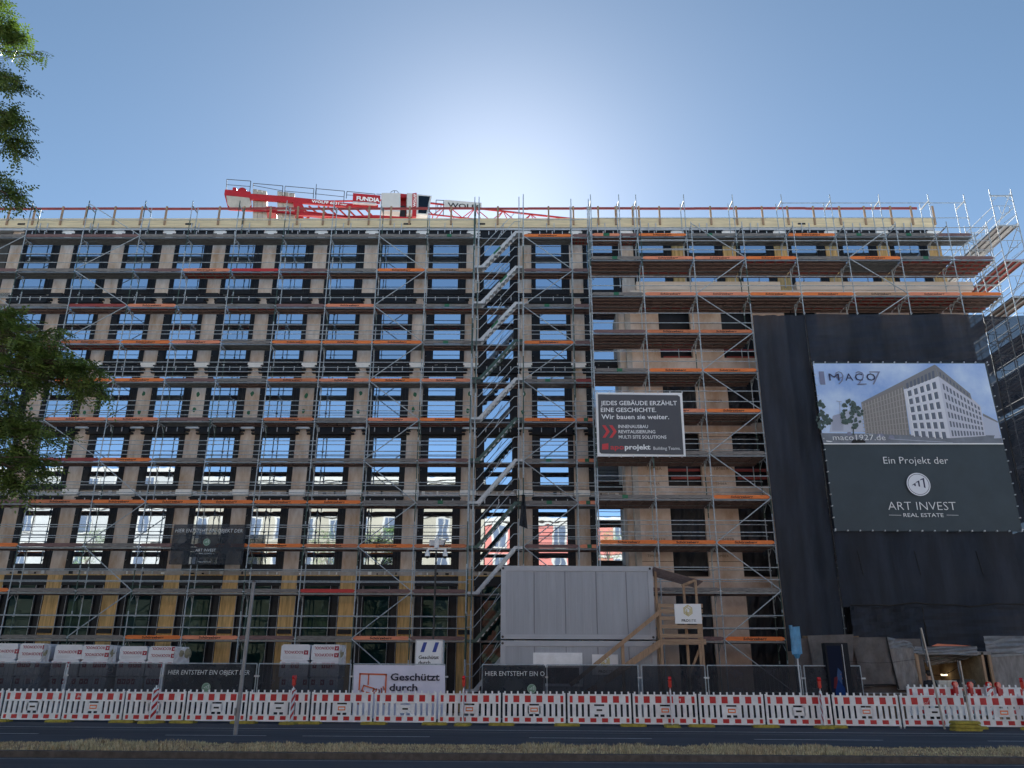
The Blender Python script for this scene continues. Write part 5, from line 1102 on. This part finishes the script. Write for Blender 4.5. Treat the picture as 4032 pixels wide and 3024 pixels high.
for d in (0, -2.2): b.tube(K(s0, d, zb_(s0)), K(far, d, zb_(far)), .085, CR, 8)
s = s0; k = 0
while s < far-2:
    for d in (0, -2.2): b.tube(K(s, -1.1, zt_(s)), K(s+1.5, d, zb_(s+1.5)), .05, CR, 5); b.tube(K(s+1.5, d, zb_(s+1.5)), K(s+3.0, -1.1, zt_(s+3)), .05, CR, 5)
    b.tube(K(s+1.5, 0, zb_(s+1.5)), K(s+1.5, -2.2, zb_(s+1.5)), .06, CR, 5); s += 3.0
b.build('jib', t)
b = MB(); prof([(1787, 224), (2082, 248), (2080, 295), (1785, 292)], .25, .15, CRW); b.build('jib_board', t); b = MB(); ctx('WOLFF', 1812, 282, 2070, .55, BLK, .27, bold=.02); b.build('board_lettering', t)
b = MB()
for z in range(0, 43, 3):
    for d in (-.3, -2.1):
        for s in (22.3, 24.1): b.tube(K(s, d, z), K(s, d, z+3), .1, CR, 6)
        b.tube(K(22.3, d, z), K(24.1, d, z+3), .06, CR, 5)
b.build('mast', t)
# ------------------------------------------------------------------ street tree at the left
LEAF = mat('robinia_leaf', (.08, .145, .04), .5, 0, .3, 3, island=.32, col2=(.14, .22, .06)); BARK = mat('bark', (.075, .06, .05), .95, 0, .4, 9, (1, 1, .3), .5)
_n = LEAF.node_tree; _p = _n.nodes['Principled BSDF']; _t = _n.nodes.new('ShaderNodeBsdfTranslucent'); _t.inputs[0].default_value = (.13, .22, .03, 1); _m = _n.nodes.new('ShaderNodeMixShader'); _m.inputs[0].default_value = .22
_n.links.new(_p.outputs[0], _m.inputs[1]); _n.links.new(_t.outputs[0], _m.inputs[2]); _n.links.new(_m.outputs[0], _n.nodes['Material Output'].inputs[0])
def leaf_cloud(P, L=.27, pairs=6, lf=.066):
    """pinnate leaves: P is an (n, 3) array of leaf bases"""
    n = len(P); a = rng.random(n)*6.283; el = rng.normal(-.25, .45, n); L = L*(.7+.6*rng.random(n))
    d = np.stack([np.cos(a)*np.cos(el), np.sin(a)*np.cos(el), np.sin(el)], 1); up = np.array([0, 0, 1.])+rng.normal(0, .35, (n, 3)); s = np.cross(d, up); s /= np.linalg.norm(s, axis=1)[:, None]; u = np.cross(s, d)
    V = []; q = 0
    for k in range(pairs*2+1):
        f = (k//2+.7)/(pairs+.5) if k < pairs*2 else 1.0; sg = (1 if k % 2 else -1) if k < pairs*2 else 0
        base = P+d*(L*f)[:, None]-np.array([0, 0, 1.])*(.18*L*f*f)[:, None]
        if sg: ax = (s*sg*.93+d*.35); wdv = d
        else: ax = d; wdv = s
        ll = lf*(.8+.4*rng.random(n))[:, None]; drop = -u*.25*ll+rng.normal(0, .004, (n, 3))
        V += [base, base+ax*ll*.5+wdv*ll*.24+drop*.4, base+ax*ll+drop, base+ax*ll*.5-wdv*ll*.24+drop*.4]
    V = np.stack(V, 1); return V.reshape(-1, 3)
def quads_mesh(name, V, mt):
    n = len(V)//4; me = bpy.data.meshes.new(name); me.vertices.add(len(V)); me.vertices.foreach_set('co', V.astype(np.float32).ravel()); me.loops.add(n*4); me.loops.foreach_set('vertex_index', np.arange(n*4, dtype=np.int32)); me.polygons.add(n); me.polygons.foreach_set('loop_start', np.arange(0, n*4, 4, dtype=np.int32)); me.update(calc_edges=True); me.materials.append(mt); return me
TY = 11.6; TB0 = Vector((-11.2, TY-.6, 0))
boughs = []          # (tip pixel path, spread, leaf count)
def tp(px, py, dy=0): return at(px, py, TY+dy)
TIPS = [([(-260, 100), (-40, 90), (60, 120)], .26, 230), ([(-200, 230), (20, 150), (120, 160)], .13, 90), ([(-250, 300), (0, 200), (170, 215)], .10, 70), ([(-260, 330), (-40, 300), (30, 320)], .22, 190), ([(-240, 470), (0, 440), (70, 470)], .20, 150), ([(-200, 430), (20, 300), (90, 330)], .10, 60),
 ([(-200, 570), (20, 540), (110, 560)], .12, 90), ([(-180, 560), (40, 560), (90, 620)], .10, 50), ([(-200, 520), (0, 520), (60, 420)], .15, 80), ([(-160, 740), (0, 740), (100, 770)], .10, 80), ([(-100, 700), (20, 760), (85, 830)], .07, 36), ([(-180, 60), (-60, 20), (20, 20)], .2, 120), ([(-60, 660), (-10, 720), (30, 700)], .08, 40),
 ([(-300, 1250), (-60, 1260), (60, 1240)], .22, 260), ([(-300, 1330), (-20, 1290), (150, 1310)], .18, 200), ([(-250, 1300), (120, 1340), (240, 1295)], .10, 90), ([(-280, 1380), (60, 1360), (200, 1390)], .22, 280), ([(-260, 1450), (120, 1420), (300, 1440)], .17, 240), ([(-200, 1400), (250, 1420), (390, 1460)], .12, 160), ([(0, 1420), (300, 1470), (420, 1560)], .09, 90), ([(0, 1440), (260, 1500), (340, 1560)], .09, 70),
 ([(-200, 1480), (60, 1470), (180, 1500)], .17, 180), ([(-250, 1560), (-20, 1560), (60, 1600)], .15, 130), ([(-250, 1650), (-10, 1660), (90, 1650)], .2, 220), ([(-220, 1700), (60, 1700), (170, 1690)], .12, 110), ([(-100, 1700), (150, 1730), (255, 1720)], .06, 50), ([(-200, 1790), (20, 1770), (130, 1790)], .18, 200), ([(-100, 1800), (120, 1800), (190, 1850)], .09, 90), ([(-150, 1850), (30, 1860), (90, 1930)], .10, 90), ([(-50, 1800), (120, 1870), (200, 1910)], .06, 36), ([(20, 1850), (60, 1900), (40, 1900)], .06, 40)]
tree = thing('street_tree', TB0, 'feathery leaved street tree reaching in from the left picture edge', 'tree')
b = MB()
tr = [TB0, TB0+Vector((.1, .1, 3)), TB0+Vector((.0, .3, 6)), TB0+Vector((-.2, .4, 9)), TB0+Vector((-.1, .6, 11.5))]
for k in range(4): b.tube(tr[k], tr[k+1], .24-.045*k, BARK, 10, .24-.045*(k+1))
b.build('trunk', tree, None); b = MB(); pts = []
rl = np.random.default_rng(21)
for path, sp, n in TIPS:
    W3 = [tp(x, y, (i-1)*.25+rl.uniform(-.35, .35)) for i, (x, y) in enumerate(path)]
    root = min(tr[1:], key=lambda q: abs(q.z-(W3[0].z-1.2))); ch = [root, (root+W3[0])/2+Vector((0, 0, .35))]+W3
    for k in range(len(ch)-1): r0 = (.055, .035, .016, .009)[k]; b.tube(ch[k], ch[k+1], r0, BARK, 6, (.035, .016, .009, .004)[k])
    n = int(n*1.0); q = rl.random(n)
    for i in range(n):
        a_ = q[i]; p = W3[0].lerp(W3[1], a_*2-.2) if a_ < .45 else W3[1].lerp(W3[2], (a_-.45)/.55)
        pts.append(np.array(p)+rl.normal(0, sp*.55, 3)*np.array([1, 1.3, .8])*(1.1-.5*a_))
    for k in range(int(n/9)):
        p = Vector(pts[-1-k*7 % n]); c_ = W3[1].lerp(W3[2], rl.random()); b.tube(c_, p, .004, BARK, 4, .002)
# the rest of the crown, outside the picture to the left
crn = []
for k in range(26):
    a_ = rl.random()*6.283; z = rl.uniform(4.5, 13); rr_ = rl.uniform(1.0, 3.4)*(1 if z < 11 else .6); c_ = Vector((TB0.x+math.cos(a_)*rr_-.6, TB0.y+math.sin(a_)*rr_, z))
    if c_.x > -9.6 and c_.y > 5: c_.x = -9.6-rl.random()
    root = min(tr[1:], key=lambda q: abs(q.z-(c_.z-1))); b.tube(root, c_, .05, BARK, 6, .012)
    for i in range(120): crn.append(np.array(c_)+rl.normal(0, .55, 3)*np.array([1, 1, .6]))
b.build('limbs', tree)
crn = np.array(crn)
def infront(P): return P[(P[:, 0] < -.60*np.maximum(P[:, 1], .1)-1.2) | (P[:, 1] < 0)]
V = leaf_cloud(np.concatenate([np.array(pts), infront(crn)])); o_ = ORI[tree.name]
link('crown', quads_mesh('crown', V-np.array(o_), LEAF), tree, o_)
# street trees on the camera's side, met in the window panes
t2 = thing('street_tree', (-13, -6, 0), 'broad street tree behind the viewer, mirrored in the lower windows', 'tree', 'street trees behind the viewer'); b = MB(); P = []
for k in range(5): b.tube((-13+.1*k, -6, k*2.2), (-13+.1*(k+1), -6, (k+1)*2.2), .3-.045*k, BARK, 10, .3-.045*(k+1))
b.build('trunk', t2); b = MB()
for k in range(46):
    a_ = rl.random()*6.283; z = rl.uniform(5, 15.5); rr_ = rl.uniform(.6, 3.9)*(1-.5*abs((z-9.5)/6.5)); c_ = Vector((-12.8+math.cos(a_)*rr_, -6+math.sin(a_)*rr_, z)); b.tube((-12.8, -6, max(3, z-2.2)), c_, .06, BARK, 5, .015)
    for i in range(40): P.append(np.array(c_)+rl.normal(0, .5, 3)*np.array([1, 1, .7]))
b.build('limbs', t2); V = leaf_cloud(np.array(P), .34, 3, .10); link('crown', quads_mesh('crown', V-np.array(ORI[t2.name]), LEAF), t2, ORI[t2.name])
for k, (x, y) in enumerate(((-19.5, -7), (-29, -6.2), (-44, -6.6), (9, -7.5))):
    c = dup_tree(t2, None, (x, y, 0)); c.rotation_euler = (0, 0, k*1.7+.6); c['label'] = ('tall street tree behind the viewer, second in the mirrored row', 'street tree behind the viewer, third in the mirrored row', 'street tree behind the viewer, far left end of the mirrored row', 'street tree behind the viewer in front of the pale right house')[k]
# ------------------------------------------------------------------ houses across the street, seen mirrored in the panes
HG = mat('house_window_glass', (.05, .06, .08), .1)
def house(x0, x1, h, floors, n, mt, trim, lab):
    y = -21; t = thing('town_house', ((x0+x1)/2, y, 0), lab, 'house', 'sunlit houses across the street'); b = MB(); b.box(x0, x1, y-12, y, 0, h, mt)
    for k in range(floors): z = h*(k+1)/floors; b.box(x0, x1, y, y+.18, z-.35, z-.1, trim)
    b.build('wall', t); b = MB(); b.box(x0-.1, x1+.1, y-12, y+.4, h, h+.5, trim); b.build('cornice', t)
    fh = h/floors; w_ = (x1-x0)/n; wf = None
    for k in range(floors):
        for i in range(n):
            c = (x0+w_*(i+.5), y, k*fh+.9)
            if wf is None:
                f = MB(); f.box(-.85, .85, -.02, .12, -.15, fh*.62+.15, trim); wf = f.build('window', t, c); f = MB(); f.box(-.6, -.04, .12, .13, 0, fh*.62, HG); f.box(.04, .6, .12, .13, 0, fh*.62, HG); f.build('pane', wf, c)
            else: dup_tree(wf, t, c)
CRM = mat('cream_render', (.165, .145, .11), .9, 0, .08, .5); PNK = mat('salmon_render', (.24, .075, .06), .9, 0, .06, .5); TRM = mat('pale_trim', (.22, .205, .18), .8); GRYH = mat('pale_grey_render', (.175, .17, .16), .9, 0, .08, .5)
house(-72, -40, 25, 6, 9, GRYH, TRM, 'pale grey house across the street, far left of the mirrored row'); house(-39.9, -4.2, 24, 6, 11, CRM, TRM, 'long cream stone house mirrored in the lower left windows'); house(-4.0, 14, 19.0, 5, 5, PNK, TRM, 'salmon pink house with pale window trim mirrored right of the stairs'); house(14.2, 60, 21, 5, 11, GRYH, TRM, 'pale grey house across the street, right end of the mirrored row')
